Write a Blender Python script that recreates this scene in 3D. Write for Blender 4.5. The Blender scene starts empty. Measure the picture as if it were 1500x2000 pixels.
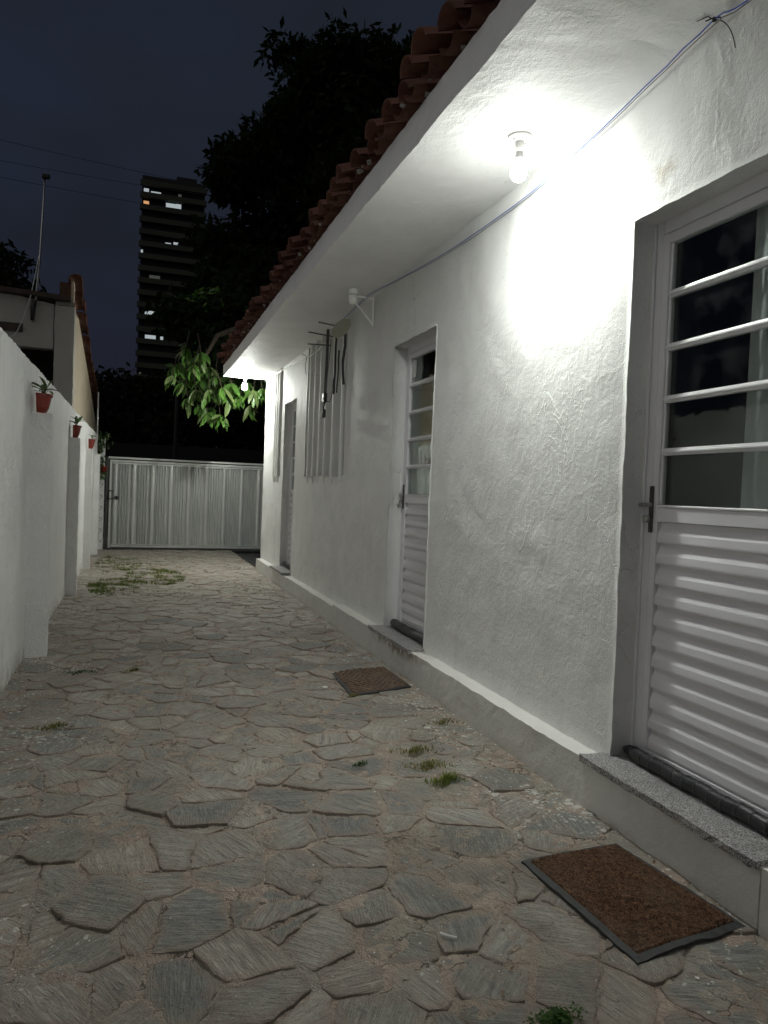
import bpy, math, random
import numpy as np
from mathutils import Vector, Matrix, noise

R_ = math.radians
PI = math.pi
scene = bpy.context.scene
COL = scene.collection

# ------------------------------------------------------------------ camera
def _unit(v):
    v = np.array(v, float)
    return v / np.linalg.norm(v)
FPX = 1470.0
_dy = _unit([263 - 750, 943 - 1000, FPX])
_dn = np.array([-2135, 54600, FPX]); _dn = _unit(_dn / 54600)
_dn = _unit(_dn - _dn.dot(_dy) * _dy)
_up = -_dn
_dx = np.cross(_dy, _up)
if _dx[0] < 0:
    _dx = -_dx
RW = np.array([_dx, _dy, _up])
cam_d = bpy.data.cameras.new('camera')
cam = bpy.data.objects.new('camera', cam_d)
COL.objects.link(cam)
r = RW @ np.array([1, 0, 0]); u = RW @ np.array([0, -1, 0]); b = RW @ np.array([0, 0, -1])
cam.matrix_world = Matrix(((r[0], u[0], b[0], 0.0), (r[1], u[1], b[1], 0.0), (r[2], u[2], b[2], 1.27), (0, 0, 0, 1)))
cam_d.sensor_fit = 'VERTICAL'
cam_d.sensor_height = 24.0
cam_d.lens = 24.0 * FPX / 2000.0
cam_d.clip_start = 0.02
cam_d.clip_end = 3000
scene.camera = cam

# ------------------------------------------------------------------ world: night sky
world = bpy.data.worlds.new('World')
scene.world = world
world.use_nodes = True
wn = world.node_tree.nodes; wl = world.node_tree.links
wn.clear()
w_out = wn.new('ShaderNodeOutputWorld')
w_bg = wn.new('ShaderNodeBackground')
w_tc = wn.new('ShaderNodeTexCoord')
w_sky = wn.new('ShaderNodeTexSky')
w_sky.sky_type = 'NISHITA'
w_sky.sun_disc = False
w_sky.sun_elevation = R_(-6.0)
w_sky.sun_rotation = R_(200)
w_sep = wn.new('ShaderNodeSeparateXYZ')
wl.new(w_tc.outputs['Generated'], w_sep.inputs[0])
w_ramp = wn.new('ShaderNodeValToRGB')
w_ramp.color_ramp.elements[0].position = 0.0
w_ramp.color_ramp.elements[0].color = (0.0085, 0.0088, 0.0125, 1)
w_ramp.color_ramp.elements[1].position = 0.75
w_ramp.color_ramp.elements[1].color = (0.0105, 0.0145, 0.0225, 1)
e = w_ramp.color_ramp.elements.new(0.3); e.color = (0.0112, 0.0145, 0.0260, 1)
wl.new(w_sep.outputs['Z'], w_ramp.inputs['Fac'])
w_no = wn.new('ShaderNodeTexNoise')
w_no.inputs['Scale'].default_value = 2.6
w_no.inputs['Detail'].default_value = 3.0
w_no.inputs['Roughness'].default_value = 0.5
w_map = wn.new('ShaderNodeMapping'); w_map.inputs['Scale'].default_value = (1, 1, 2.2)
wl.new(w_tc.outputs['Generated'], w_map.inputs['Vector'])
wl.new(w_map.outputs[0], w_no.inputs['Vector'])
w_cr = wn.new('ShaderNodeMapRange')
w_cr.inputs['From Min'].default_value = 0.40; w_cr.inputs['From Max'].default_value = 0.66
w_cr.inputs['To Min'].default_value = 0.0; w_cr.inputs['To Max'].default_value = 0.65
wl.new(w_no.outputs['Fac'], w_cr.inputs['Value'])
w_mx = wn.new('ShaderNodeMix'); w_mx.data_type = 'RGBA'
w_mx.inputs['B'].default_value = (0.0075, 0.0085, 0.0105, 1)
wl.new(w_cr.outputs[0], w_mx.inputs['Factor'])
wl.new(w_ramp.outputs['Color'], w_mx.inputs['A'])
w_add = wn.new('ShaderNodeMix'); w_add.data_type = 'RGBA'; w_add.blend_type = 'ADD'
w_add.inputs['Factor'].default_value = 0.002
wl.new(w_mx.outputs['Result'], w_add.inputs['A'])
wl.new(w_sky.outputs['Color'], w_add.inputs['B'])
wl.new(w_add.outputs['Result'], w_bg.inputs['Color'])
w_bg.inputs['Strength'].default_value = 0.62
wl.new(w_bg.outputs[0], w_out.inputs['Surface'])

scene.view_settings.view_transform = 'Standard'
scene.view_settings.look = 'None'
scene.view_settings.gamma = 1.0
scene.view_settings.exposure = 1.12
scene.view_settings.use_curve_mapping = False
scene.render.engine = 'CYCLES'
scene.cycles.max_bounces = 8
scene.cycles.diffuse_bounces = 6
scene.cycles.sample_clamp_indirect = 6.0
scene.cycles.use_adaptive_sampling = False

LAMP_NEAR = 2800.0
LAMP_FAR = 2000.0
# added very soft, weak fill; brightens paving and eave from above the low wall
sun_d = bpy.data.lights.new('night_fill', 'SUN')
sun_d.energy = 0.22
sun_d.angle = R_(100)
sun_d.color = (1.0, .97, .92)
sun_o = bpy.data.objects.new('night_fill', sun_d); COL.objects.link(sun_o)
sun_o.rotation_euler = Vector((.62, .25, -.75)).to_track_quat('-Z', 'Y').to_euler()

# ------------------------------------------------------------------ helpers
rnd = random.Random(7)

class MB:
    def __init__(self):
        self.v = []; self.f = []; self.sm = []
    def add(self, vs, fs, smooth=False):
        o = len(self.v)
        self.v += [tuple(p) for p in vs]
        self.f += [tuple(i + o for i in q) for q in fs]
        self.sm += [smooth] * len(fs)
        return self
    def box(self, x0, x1, y0, y1, z0, z1, M=None):
        vs = [Vector(p) for p in ((x0, y0, z0), (x1, y0, z0), (x1, y1, z0), (x0, y1, z0),
                                  (x0, y0, z1), (x1, y0, z1), (x1, y1, z1), (x0, y1, z1))]
        if M: vs = [M @ p for p in vs]
        return self.add(vs, [(3, 2, 1, 0), (4, 5, 6, 7), (0, 1, 5, 4), (1, 2, 6, 5), (2, 3, 7, 6), (3, 0, 4, 7)])
    def cbox(self, x0, x1, y0, y1, z0, z1, c=0.003, M=None):
        # box with chamfered vertical-and-horizontal edges (24 verts)
        c = min(c, (x1 - x0) * .45, (y1 - y0) * .45, (z1 - z0) * .45)
        import itertools
        vs = []; idx = {}
        for sx in (0, 1):
            for sy in (0, 1):
                for sz in (0, 1):
                    X = (x0, x1)[sx]; Y = (y0, y1)[sy]; Z = (z0, z1)[sz]
                    dx = c if sx == 0 else -c; dy = c if sy == 0 else -c; dz = c if sz == 0 else -c
                    idx[(sx, sy, sz, 'x')] = len(vs); vs.append(Vector((X, Y + dy, Z + dz)))
                    idx[(sx, sy, sz, 'y')] = len(vs); vs.append(Vector((X + dx, Y, Z + dz)))
                    idx[(sx, sy, sz, 'z')] = len(vs); vs.append(Vector((X + dx, Y + dy, Z)))
        fs = []
        I = lambda a, b, d, k: idx[(a, b, d, k)]
        for s in (0, 1):
            q = [I(s, 0, 0, 'x'), I(s, 1, 0, 'x'), I(s, 1, 1, 'x'), I(s, 0, 1, 'x')]; fs.append(q if s else q[::-1])
            q = [I(0, s, 0, 'y'), I(1, s, 0, 'y'), I(1, s, 1, 'y'), I(0, s, 1, 'y')]; fs.append(q[::-1] if s else q)
            q = [I(0, 0, s, 'z'), I(1, 0, s, 'z'), I(1, 1, s, 'z'), I(0, 1, s, 'z')]; fs.append(q if s else q[::-1])
        cen = Vector(((x0 + x1) / 2, (y0 + y1) / 2, (z0 + z1) / 2))
        def addf(q):
            a, b_, d = vs[q[0]], vs[q[1]], vs[q[2]]
            n = (b_ - a).cross(d - a)
            m = sum((vs[i] for i in q), Vector()) / len(q) - cen
            fs.append(q if n.dot(m) > 0 else q[::-1])
        for a in (0, 1):
            for b_ in (0, 1):
                addf([I(a, b_, 0, 'x'), I(a, b_, 1, 'x'), I(a, b_, 1, 'y'), I(a, b_, 0, 'y')])
                addf([I(a, 0, b_, 'x'), I(a, 1, b_, 'x'), I(a, 1, b_, 'z'), I(a, 0, b_, 'z')])
                addf([I(0, a, b_, 'y'), I(1, a, b_, 'y'), I(1, a, b_, 'z'), I(0, a, b_, 'z')])
                for d in (0, 1):
                    addf([I(a, b_, d, 'x'), I(a, b_, d, 'y'), I(a, b_, d, 'z')])
        if M: vs = [M @ p for p in vs]
        return self.add(vs, fs)
    def tube(self, pts, r, seg=8, caps=True, smooth=True):
        pts = [Vector(p) for p in pts]
        rs = r if isinstance(r, (list, tuple)) else [r] * len(pts)
        rings = []; prev = None
        for i, p in enumerate(pts):
            t = (pts[min(i + 1, len(pts) - 1)] - pts[max(i - 1, 0)]).normalized()
            if prev is None:
                a = Vector((0, 0, 1)) if abs(t.z) < .9 else Vector((1, 0, 0))
                n = t.cross(a).normalized()
            else:
                n = (prev - t * prev.dot(t)).normalized()
            prev = n
            bn = t.cross(n)
            rings.append([p + (n * math.cos(2 * PI * k / seg) + bn * math.sin(2 * PI * k / seg)) * rs[i] for k in range(seg)])
        vs = [q for g in rings for q in g]; fs = []
        for i in range(len(pts) - 1):
            for k in range(seg):
                a = i * seg + k; b_ = i * seg + (k + 1) % seg
                fs.append((a, b_, b_ + seg, a + seg))
        if caps:
            fs.append(tuple(range(seg))[::-1]); fs.append(tuple((len(pts) - 1) * seg + k for k in range(seg)))
        return self.add(vs, fs, smooth)
    def lathe(self, prof, seg=20, o=(0, 0, 0), smooth=True, a0=0, a1=2 * PI):
        vs = []; fs = []; full = abs(a1 - a0 - 2 * PI) < 1e-6
        m = seg if full else seg + 1
        for (rr, z) in prof:
            for k in range(m):
                a = a0 + (a1 - a0) * k / seg
                vs.append((o[0] + rr * math.cos(a), o[1] + rr * math.sin(a), o[2] + z))
        for i in range(len(prof) - 1):
            for k in range(seg):
                a = i * m + k; b_ = i * m + (k + 1) % m
                fs.append((a, b_, b_ + m, a + m))
        return self.add(vs, fs, smooth)
    def prism(self, poly, axis, a, b_, smooth=False):
        # poly: 2D list in the plane perpendicular to axis, extruded from a to b_
        n = len(poly); vs = []
        for t in (a, b_):
            for (p, q) in poly:
                vs.append({'x': (t, p, q), 'y': (p, t, q), 'z': (p, q, t)}[axis])
        fs = [(i, (i + 1) % n, (i + 1) % n + n, i + n) for i in range(n)]
        fs += [tuple(range(n))[::-1], tuple(range(n, 2 * n))]
        return self.add(vs, fs, smooth)
    def build(self, name, mat, parent=None, fix=False):
        me = bpy.data.meshes.new(name)
        me.from_pydata(self.v, [], self.f)
        me.update()
        if any(self.sm):
            me.polygons.foreach_set('use_smooth', self.sm)
        if mat: me.materials.append(mat)
        if fix:
            import bmesh
            bm = bmesh.new(); bm.from_mesh(me)
            bmesh.ops.recalc_face_normals(bm, faces=bm.faces)
            bm.to_mesh(me); bm.free()
        o = bpy.data.objects.new(name, me)
        COL.objects.link(o)
        if parent: o.parent = parent
        return o

def tag(o, label=None, cat=None, group=None, kind=None):
    if label: o['label'] = label
    if cat: o['category'] = cat
    if group: o['group'] = group
    if kind: o['kind'] = kind
    return o

def empty(name, loc=(0, 0, 0), rz=0.0):
    o = bpy.data.objects.new(name, None)
    o.location = loc; o.rotation_euler = (0, 0, rz)
    o.empty_display_size = .1
    COL.objects.link(o)
    return o

def clone(o, parent, loc=None, rot=None, scale=None):
    c = o.copy(); COL.objects.link(c); c.parent = parent
    if loc is not None: c.location = loc
    if rot is not None: c.rotation_euler = rot
    if scale is not None: c.scale = scale
    return c

def fbm(p, s, o=3):
    return noise.fractal(Vector(p) * s, 0.6, 2.1, o)

def rough_box(x0, x1, y0, y1, z0, z1, res, amp, s=3.0, zres=None, mb=None, edge=0.0):
    """box with subdivided faces, displaced by noise so that edges look hand-finished"""
    mb = mb or MB()
    def lin(a, b_, r):
        n = max(1, int(round((b_ - a) / r)))
        return [a + (b_ - a) * i / n for i in range(n + 1)]
    X = lin(x0, x1, zres or res); Y = lin(y0, y1, res); Z = lin(z0, z1, zres or res)
    d = {}; vs = []; fs = []
    def vid(x, y, z):
        k = (round(x, 5), round(y, 5), round(z, 5))
        if k not in d:
            d[k] = len(vs)
            e_ = edge * ((x in (x0, x1)) + (y in (y0, y1)) + (z in (z0, z1)) - 1)
            ds = [fbm((x + 3.1 * i, y + 7.7 * i, z + 1.3 * i), s) * amp + fbm((x + 5 * i, y, z), s * 9, 2) * (amp * .35 + e_) for i in range(3)]
            vs.append((x + ds[0], y + ds[1] * .5, z + ds[2]))
        return d[k]
    def grid(A, B, fn, flip):
        for i in range(len(A) - 1):
            for j in range(len(B) - 1):
                q = (fn(A[i], B[j]), fn(A[i + 1], B[j]), fn(A[i + 1], B[j + 1]), fn(A[i], B[j + 1]))
                fs.append(q[::-1] if flip else q)
    grid(X, Y, lambda a, c: vid(a, c, z0), True); grid(X, Y, lambda a, c: vid(a, c, z1), False)
    grid(X, Z, lambda a, c: vid(a, y0, c), False); grid(X, Z, lambda a, c: vid(a, y1, c), True)
    grid(Y, Z, lambda a, c: vid(x0, a, c), True); grid(Y, Z, lambda a, c: vid(x1, a, c), False)
    return mb.add(vs, fs, False)

# ------------------------------------------------------------------ materials
class NT:
    def __init__(self, name):
        self.m = bpy.data.materials.new(name); self.m.use_nodes = True
        self.t = self.m.node_tree; self.t.nodes.clear()
        self.out = self.t.nodes.new('ShaderNodeOutputMaterial')
        self.b = self.t.nodes.new('ShaderNodeBsdfPrincipled')
        self.t.links.new(self.b.outputs[0], self.out.inputs[0])
        self._g = None
    def n(self, ty, **kw):
        o = self.t.nodes.new(ty)
        for k, v in kw.items(): setattr(o, k, v)
        return o
    def l(self, a, b_): self.t.links.new(a, b_)
    def put(self, sock, v):
        if v is None: return
        if hasattr(v, 'is_output'): self.l(v, sock)
        elif isinstance(v, (tuple, list)) and len(v) == 3 and sock.type == 'RGBA': sock.default_value = (*v, 1)
        else: sock.default_value = v
    def pos(self):
        if not self._g: self._g = self.n('ShaderNodeNewGeometry')
        return self._g.outputs['Position']
    def obj(self): return self.n('ShaderNodeTexCoord').outputs['Object']
    def mapping(self, v, scale=(1, 1, 1), rot=(0, 0, 0), loc=(0, 0, 0)):
        m = self.n('ShaderNodeMapping')
        self.put(m.inputs['Vector'], v); self.put(m.inputs['Scale'], scale); self.put(m.inputs['Rotation'], rot); self.put(m.inputs['Location'], loc)
        return m.outputs[0]
    def noise(self, v, s=5, d=4, r=.55, dist=0.0, ty='FBM', col=False):
        o = self.n('ShaderNodeTexNoise'); o.noise_type = ty
        self.put(o.inputs['Vector'], v); self.put(o.inputs['Scale'], s); self.put(o.inputs['Detail'], d)
        self.put(o.inputs['Roughness'], r); self.put(o.inputs['Distortion'], dist)
        return o.outputs['Color' if col else 'Fac']
    def voro(self, v, s=5, feature='F1', rand=1.0, out='Distance'):
        o = self.n('ShaderNodeTexVoronoi'); o.feature = feature
        self.put(o.inputs['Vector'], v); self.put(o.inputs['Scale'], s); self.put(o.inputs['Randomness'], rand)
        return o.outputs[out]
    def math(self, op, a, b_=None, c=None, clamp=False):
        o = self.n('ShaderNodeMath', operation=op); o.use_clamp = clamp
        self.put(o.inputs[0], a)
        if b_ is not None: self.put(o.inputs[1], b_)
        if c is not None: self.put(o.inputs[2], c)
        return o.outputs[0]
    def rng(self, v, a, b_, c=0.0, d=1.0, smooth=False):
        o = self.n('ShaderNodeMapRange'); o.clamp = True
        if smooth: o.interpolation_type = 'SMOOTHSTEP'
        for i, x in zip(('Value', 'From Min', 'From Max', 'To Min', 'To Max'), (v, a, b_, c, d)): self.put(o.inputs[i], x)
        return o.outputs[0]
    def mix(self, f, a, b_, mode='MIX'):
        o = self.n('ShaderNodeMix'); o.data_type = 'RGBA'; o.blend_type = mode
        self.put(o.inputs['Factor'], f); self.put(o.inputs['A'], a); self.put(o.inputs['B'], b_)
        return o.outputs['Result']
    def bump(self, h, dist=.01, st=1.0, prev=None):
        o = self.n('ShaderNodeBump'); self.put(o.inputs['Height'], h)
        o.inputs['Distance'].default_value = dist; o.inputs['Strength'].default_value = st
        if prev: self.l(prev, o.inputs['Normal'])
        return o.outputs[0]
    def xyz(self, v):
        o = self.n('ShaderNodeSeparateXYZ'); self.l(v, o.inputs[0]); return o.outputs
    def set(self, col=None, rough=None, metal=None, normal=None, spec=None):
        for k, v in (('Base Color', col), ('Roughness', rough), ('Metallic', metal), ('Normal', normal), ('Specular IOR Level', spec)):
            if v is not None: self.put(self.b.inputs[k], v)
        return self.m

MAT = {}
def simple(name, col, rough=.5, metal=0.0, spec=None, var=0.0, s=20, bump=0.0, bs=80):
    t = NT(name)
    c = col
    if var:
        f = t.noise(t.pos(), s, 4)
        f = t.rng(f, .3, .7)
        c = t.mix(f, tuple(x * (1 - var) for x in col), tuple(min(1, x * (1 + var)) for x in col))
    nm = None
    if bump:
        nm = t.bump(t.noise(t.pos(), bs, 3), bump, .6)
    MAT[name] = t.set(c, rough, metal, nm, spec)
    return MAT[name]

def plaster(name, base, kind='wall'):
    t = NT(name); p = t.pos()
    X = t.xyz(p)
    # broad undulation left by the trowel
    big = t.noise(p, 2.3, 3, .5)
    med = t.noise(p, 9, 4, .6, .6)
    fine = t.noise(p, 160, 2, .6)
    if kind == 'soffit':
        brush = t.noise(t.mapping(p, (14, 3.0, 14)), 6, 3, .6, .4)
    else:
        brush = t.noise(t.mapping(p, (20, 46, 4.0)), 2, 3, .6, .5)
    # creases: thin lines where a distorted noise crosses its middle value
    c1 = t.noise(t.mapping(p, (1, 1, .62)), 5.0, 3, .55, .9)
    c1 = t.math('ABSOLUTE', t.math('SUBTRACT', c1, .5))
    c1 = t.rng(c1, 0.0, .016, 1.0, 0.0)
    msk = t.rng(t.noise(p, 2.1, 3, .6), .50, .66)
    crease = t.math('MULTIPLY', c1, msk)
    c2 = t.math('ABSOLUTE', t.math('SUBTRACT', t.noise(p, 13, 3, .6, .6), .5))
    c2 = t.math('MULTIPLY', t.rng(c2, 0, .03, 1.0, 0.0), t.rng(t.noise(t.mapping(p, loc=(4, 2, 9)), 3.6, 3), .56, .70))
    blob = t.math('MULTIPLY', t.rng(t.voro(p, 22), .0, .28, 1.0, 0.0), t.rng(t.noise(t.mapping(p, loc=(1, 7, 2)), 5, 2), .55, .7))
    nm = t.bump(big, .03, .55)
    nm = t.bump(med, .015 if kind != 'pilaster' else .02, .55, nm)
    nm = t.bump(crease, .0032, .7 if kind == 'wall' else .3, nm)
    nm = t.bump(t.math('ADD', c2, blob), .0026, .8 if kind == 'wall' else .4, nm)
    nm = t.bump(brush, .003, .45 if kind in ('wall', 'soffit') else .25, nm)
    nm = t.bump(fine, {'pilaster': .006, 'boundary': .0045}.get(kind, .0024), .8, nm)
    nm = t.bump(t.noise(p, 48, 3, .6), .004, .6, nm)
    if kind == 'pilaster':
        nm = t.bump(t.noise(p, 70, 3, .7), .008, 1.0, nm)
    # colour: white paint with faint uneven coats and a little grime
    v = t.rng(t.noise(p, 3.7, 5, .6), .32, .72)
    col = t.mix(v, tuple(x * .93 for x in base), tuple(min(1, x * 1.03) for x in base))
    d = t.math('MULTIPLY', t.rng(t.noise(p, 34, 4, .7), .60, .74), t.rng(t.noise(p, 1.9, 2), .50, .66))
    col = t.mix(t.math('MULTIPLY', d, .5), col, (.50, .47, .41))
    if kind in ('wall', 'boundary'):
        wv = t.n('ShaderNodeVectorMath', operation='ADD'); t.l(p, wv.inputs[0])
        ws = t.n('ShaderNodeVectorMath', operation='SCALE'); t.l(t.noise(p, 4, 4, .65, col=True), ws.inputs[0]); ws.inputs['Scale'].default_value = .35
        t.l(ws.outputs[0], wv.inputs[1])
        hc = t.rng(t.voro(wv.outputs[0], 2.4, 'DISTANCE_TO_EDGE'), .0, .0065, 1.0, 0.0)
        hc = t.math('MULTIPLY', hc, t.rng(t.noise(t.mapping(p, loc=(3, 3, 3)), 1.5, 3), .50, .60))
        nm = t.bump(t.math('MULTIPLY', hc, -1.0), .003, .8, nm)
        col = t.mix(t.math('MULTIPLY', hc, .45), col, (.30, .29, .26))
        gr = t.math('MULTIPLY', t.rng(t.noise(t.mapping(p, (1, 5, 1.2)), 1.3, 5, .65), .52, .74), t.rng(X[2], 1.3, .3))
        col = t.mix(t.math('MULTIPLY', gr, .30), col, (.46, .45, .41))
    if kind == 'wall':
        # rust-coloured patch above the near door, damp marks near the top of the wall
        dy_ = t.math('SUBTRACT', X[1], 2.44); dz_ = t.math('SUBTRACT', X[2], 2.54)
        rr = t.math('SQRT', t.math('ADD', t.math('MULTIPLY', dy_, dy_), t.math('MULTIPLY', t.math('MULTIPLY', dz_, dz_), 2.4)))
        st = t.rng(t.math('ADD', rr, t.math('MULTIPLY', t.math('SUBTRACT', t.noise(p, 30, 4, .7), .5), .16)), .035, .085, 1.0, 0.0)
        col = t.mix(t.math('MULTIPLY', st, .55), col, (.42, .36, .27))
    if kind == 'plinth':
        dy_ = t.math('SUBTRACT', X[1], 5.02)
        rr = t.rng(t.math('ABSOLUTE', dy_), .25, .60, 1.0, 0.0)
        zz = t.rng(t.math('ADD', X[2], t.math('MULTIPLY', t.noise(t.mapping(p, (1, 1, .3)), 14, 3), .10)), .17, .225)
        st = t.math('MULTIPLY', t.math('MULTIPLY', rr, zz), t.rng(t.noise(p, 17, 4, .7), .38, .56))
        col = t.mix(t.math('MULTIPLY', st, .9), col, (.17, .12, .07))
        # splashed soil along the foot
        ft = t.math('MULTIPLY', t.rng(X[2], .0, .05, 1.0, 0.0), t.rng(t.noise(p, 12, 4, .7), .35, .65))
        col = t.mix(t.math('MULTIPLY', ft, .6), col, (.30, .27, .22))
    if kind == 'boundary':
        ft = t.math('MULTIPLY', t.rng(X[2], .0, .16, 1.0, 0.0), t.rng(t.noise(p, 12, 4, .7), .38, .62))
        col = t.mix(t.math('MULTIPLY', ft, .8), col, (.27, .23, .19))
        dr = t.math('MULTIPLY', t.rng(t.noise(t.mapping(p, (1, 16, .7)), 1.6, 4, .6), .54, .74), t.rng(X[2], .9, 2.0))
        col = t.mix(t.math('MULTIPLY', dr, .5), col, (.42, .41, .37))
    MAT[name] = t.set(col, .62, 0.0, nm, .35)
    return MAT[name]

plaster('wall_plaster', (.79, .79, .775), 'wall')
plaster('soffit_plaster', (.81, .81, .80), 'soffit')
plaster('plinth_plaster', (.70, .695, .665), 'plinth')
plaster('boundary_plaster', (.86, .86, .85), 'boundary')
plaster('pilaster_plaster', (.84, .84, .83), 'pilaster')
plaster('neighbor_plaster', (.42, .41, .37), 'neighbor')
plaster('ochre_plaster', (.46, .39, .29), 'neighbor')

simple('door_paint', (.70, .69, .715), .32, 0, .5, var=.03, s=3)
simple('frame_paint', (.72, .715, .73), .35, 0, .5, var=.03, s=3)
simple('gasket', (.03, .03, .032), .6)
simple('dark_foam', (.018, .019, .021), .45, var=.3, s=30, bump=.004, bs=30)
simple('steel', (.42, .42, .40), .35, 1.0, var=.2, s=60)
simple('dark_steel', (.10, .10, .095), .45, .8, var=.3, s=60)
simple('white_plastic', (.78, .78, .76), .35)
simple('grey_plastic', (.45, .45, .43), .45)
simple('old_plastic', (.26, .26, .20), .5)
simple('black_plastic', (.02, .02, .02), .4)
simple('paper', (.6, .6, .58), .7)
simple('blue_wire', (.035, .09, .42), .45)
simple('grey_wire', (.16, .16, .17), .5)
simple('white_wire', (.55, .55, .52), .5)
simple('black_wire', (.015, .015, .016), .5)
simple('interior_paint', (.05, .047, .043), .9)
simple('curtain_cloth', (.42, .42, .41), .8, var=.06, s=8)
simple('half_curtain', (.36, .37, .34), .8, var=.12, s=12)
simple('rust', (.10, .055, .035), .8, .3, var=.4, s=20)
simple('wood_dark', (.05, .035, .025), .8, var=.3, s=10)
simple('red_pot', (.19, .022, .012), .38, 0, .5, var=.15, s=30)
simple('soil', (.03, .022, .015), .95, bump=.006, bs=90)
simple('rubber_border', (.030, .032, .032), .7, var=.3, s=40, bump=.002, bs=200)
simple('concrete', (.30, .29, .26), .85, var=.25, s=9, bump=.006, bs=60)
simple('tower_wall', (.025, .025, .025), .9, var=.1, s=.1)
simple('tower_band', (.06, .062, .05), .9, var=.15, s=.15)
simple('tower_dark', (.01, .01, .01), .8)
simple('night_wall', (.010, .010, .010), .95)
simple('asphalt', (.045, .045, .045), .9, var=.2, s=3, bump=.01, bs=30)
simple('bark', (.06, .045, .03), .9, var=.3, s=12, bump=.02, bs=25)
simple('dead_leaf', (.16, .085, .035), .8, var=.3, s=30)
simple('debris_white', (.7, .7, .66), .6)

def emis(name, col, st):
    t = NT(name)
    e_ = t.n('ShaderNodeEmission'); e_.inputs['Color'].default_value = (*col, 1); e_.inputs['Strength'].default_value = st
    t.l(e_.outputs[0], t.out.inputs[0]); MAT[name] = t.m; return t.m
def bulbmat(name, col, st, ex, lo):
    # LED bulb: most of the light leaves through the lower dome
    t = NT(name)
    nz = t.xyz(t.n('ShaderNodeNewGeometry').outputs['Normal'])[2]
    f = t.math('POWER', t.math('MAXIMUM', t.math('MULTIPLY', nz, -1.0), 0.0), ex)
    f = t.math('ADD', t.math('MULTIPLY', f, 1 - lo), lo)
    e_ = t.n('ShaderNodeEmission'); e_.inputs['Color'].default_value = (*col, 1)
    t.l(t.math('MULTIPLY', f, st), e_.inputs['Strength'])
    t.l(e_.outputs[0], t.out.inputs[0]); MAT[name] = t.m
bulbmat('bulb_near', (.965, 1.0, .94), LAMP_NEAR, 3.2, .010)
bulbmat('bulb_far', (.97, 1.0, .92), LAMP_FAR, 1.3, .16)
emis('window_white', (.85, .95, 1.0), .20)
emis('window_warm', (1.0, .5, .22), .30)
emis('window_dim', (.75, .8, .7), .03)

def leafmat(name, c0, c1, rough=.4, tr=.35):
    t = NT(name)
    rndv = t.n('ShaderNodeObjectInfo').outputs['Random']
    f = t.rng(t.math('ADD', t.math('MULTIPLY', t.noise(t.pos(), 9, 3), .8), t.math('MULTIPLY', rndv, .3)), .25, .85)
    col = t.mix(f, c0, c1)
    t.set(col, rough, 0, None, .5 if 'mango' in name or 'pot' in name else .08)
    tl = t.n('ShaderNodeBsdfTranslucent'); t.l(t.mix(.5, col, (.10, .22, .02)), tl.inputs[0])
    mx = t.n('ShaderNodeMixShader'); mx.inputs[0].default_value = tr
    t.l(t.b.outputs[0], mx.inputs[1]); t.l(tl.outputs[0], mx.inputs[2]); t.l(mx.outputs[0], t.out.inputs[0])
    MAT[name] = t.m; return t.m
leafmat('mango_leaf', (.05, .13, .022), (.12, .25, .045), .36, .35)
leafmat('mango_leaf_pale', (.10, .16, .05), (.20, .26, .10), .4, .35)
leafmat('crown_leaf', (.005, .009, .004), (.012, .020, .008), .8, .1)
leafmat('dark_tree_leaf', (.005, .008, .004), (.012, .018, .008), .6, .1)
leafmat('weed_leaf', (.06, .09, .02), (.17, .19, .05), .6, .3)
leafmat('dry_grass', (.16, .14, .05), (.28, .25, .10), .7, .3)
leafmat('weed_yellow', (.12, .15, .03), (.30, .29, .08), .6, .3)
leafmat('weed_leaf_dark', (.03, .065, .012), (.06, .12, .03), .6, .3)
leafmat('pot_leaf', (.05, .11, .03), (.22, .28, .14), .5, .3)

# glass: thin pane, transparent for straight light, mirror by Fresnel
def glassmat():
    t = NT('pane_glass')
    tr = t.n('ShaderNodeBsdfTransparent'); tr.inputs[0].default_value = (.90, .93, .92, 1)
    gl = t.n('ShaderNodeBsdfGlossy'); gl.inputs['Roughness'].default_value = .035; gl.inputs['Color'].default_value = (.95, 1, .98, 1)
    nz = t.noise(t.pos(), 6, 3, .5)
    t.l(t.bump(nz, .01, .10), gl.inputs['Normal'])
    fr = t.n('ShaderNodeFresnel'); bf = t.n('ShaderNodeNewGeometry').outputs['Backfacing']
    t.l(t.rng(bf, 0, 1, 1.5, 1 / 1.5), fr.inputs['IOR'])
    f = t.math('MULTIPLY', fr.outputs[0], 1.0, clamp=True)
    mx = t.n('ShaderNodeMixShader'); t.l(f, mx.inputs[0])
    t.l(tr.outputs[0], mx.inputs[1]); t.l(gl.outputs[0], mx.inputs[2])
    # film of dust on the glass
    df = t.n('ShaderNodeBsdfDiffuse'); df.inputs['Color'].default_value = (.35, .38, .37, 1)
    m2 = t.n('ShaderNodeMixShader')
    t.l(t.math('MULTIPLY', t.rng(t.noise(t.pos(), 4.5, 4, .6), .45, .75), .055), m2.inputs[0])
    t.l(mx.outputs[0], m2.inputs[1]); t.l(df.outputs[0], m2.inputs[2])
    t.l(m2.outputs[0], t.out.inputs[0])
    MAT['glass'] = t.m
glassmat()

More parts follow.
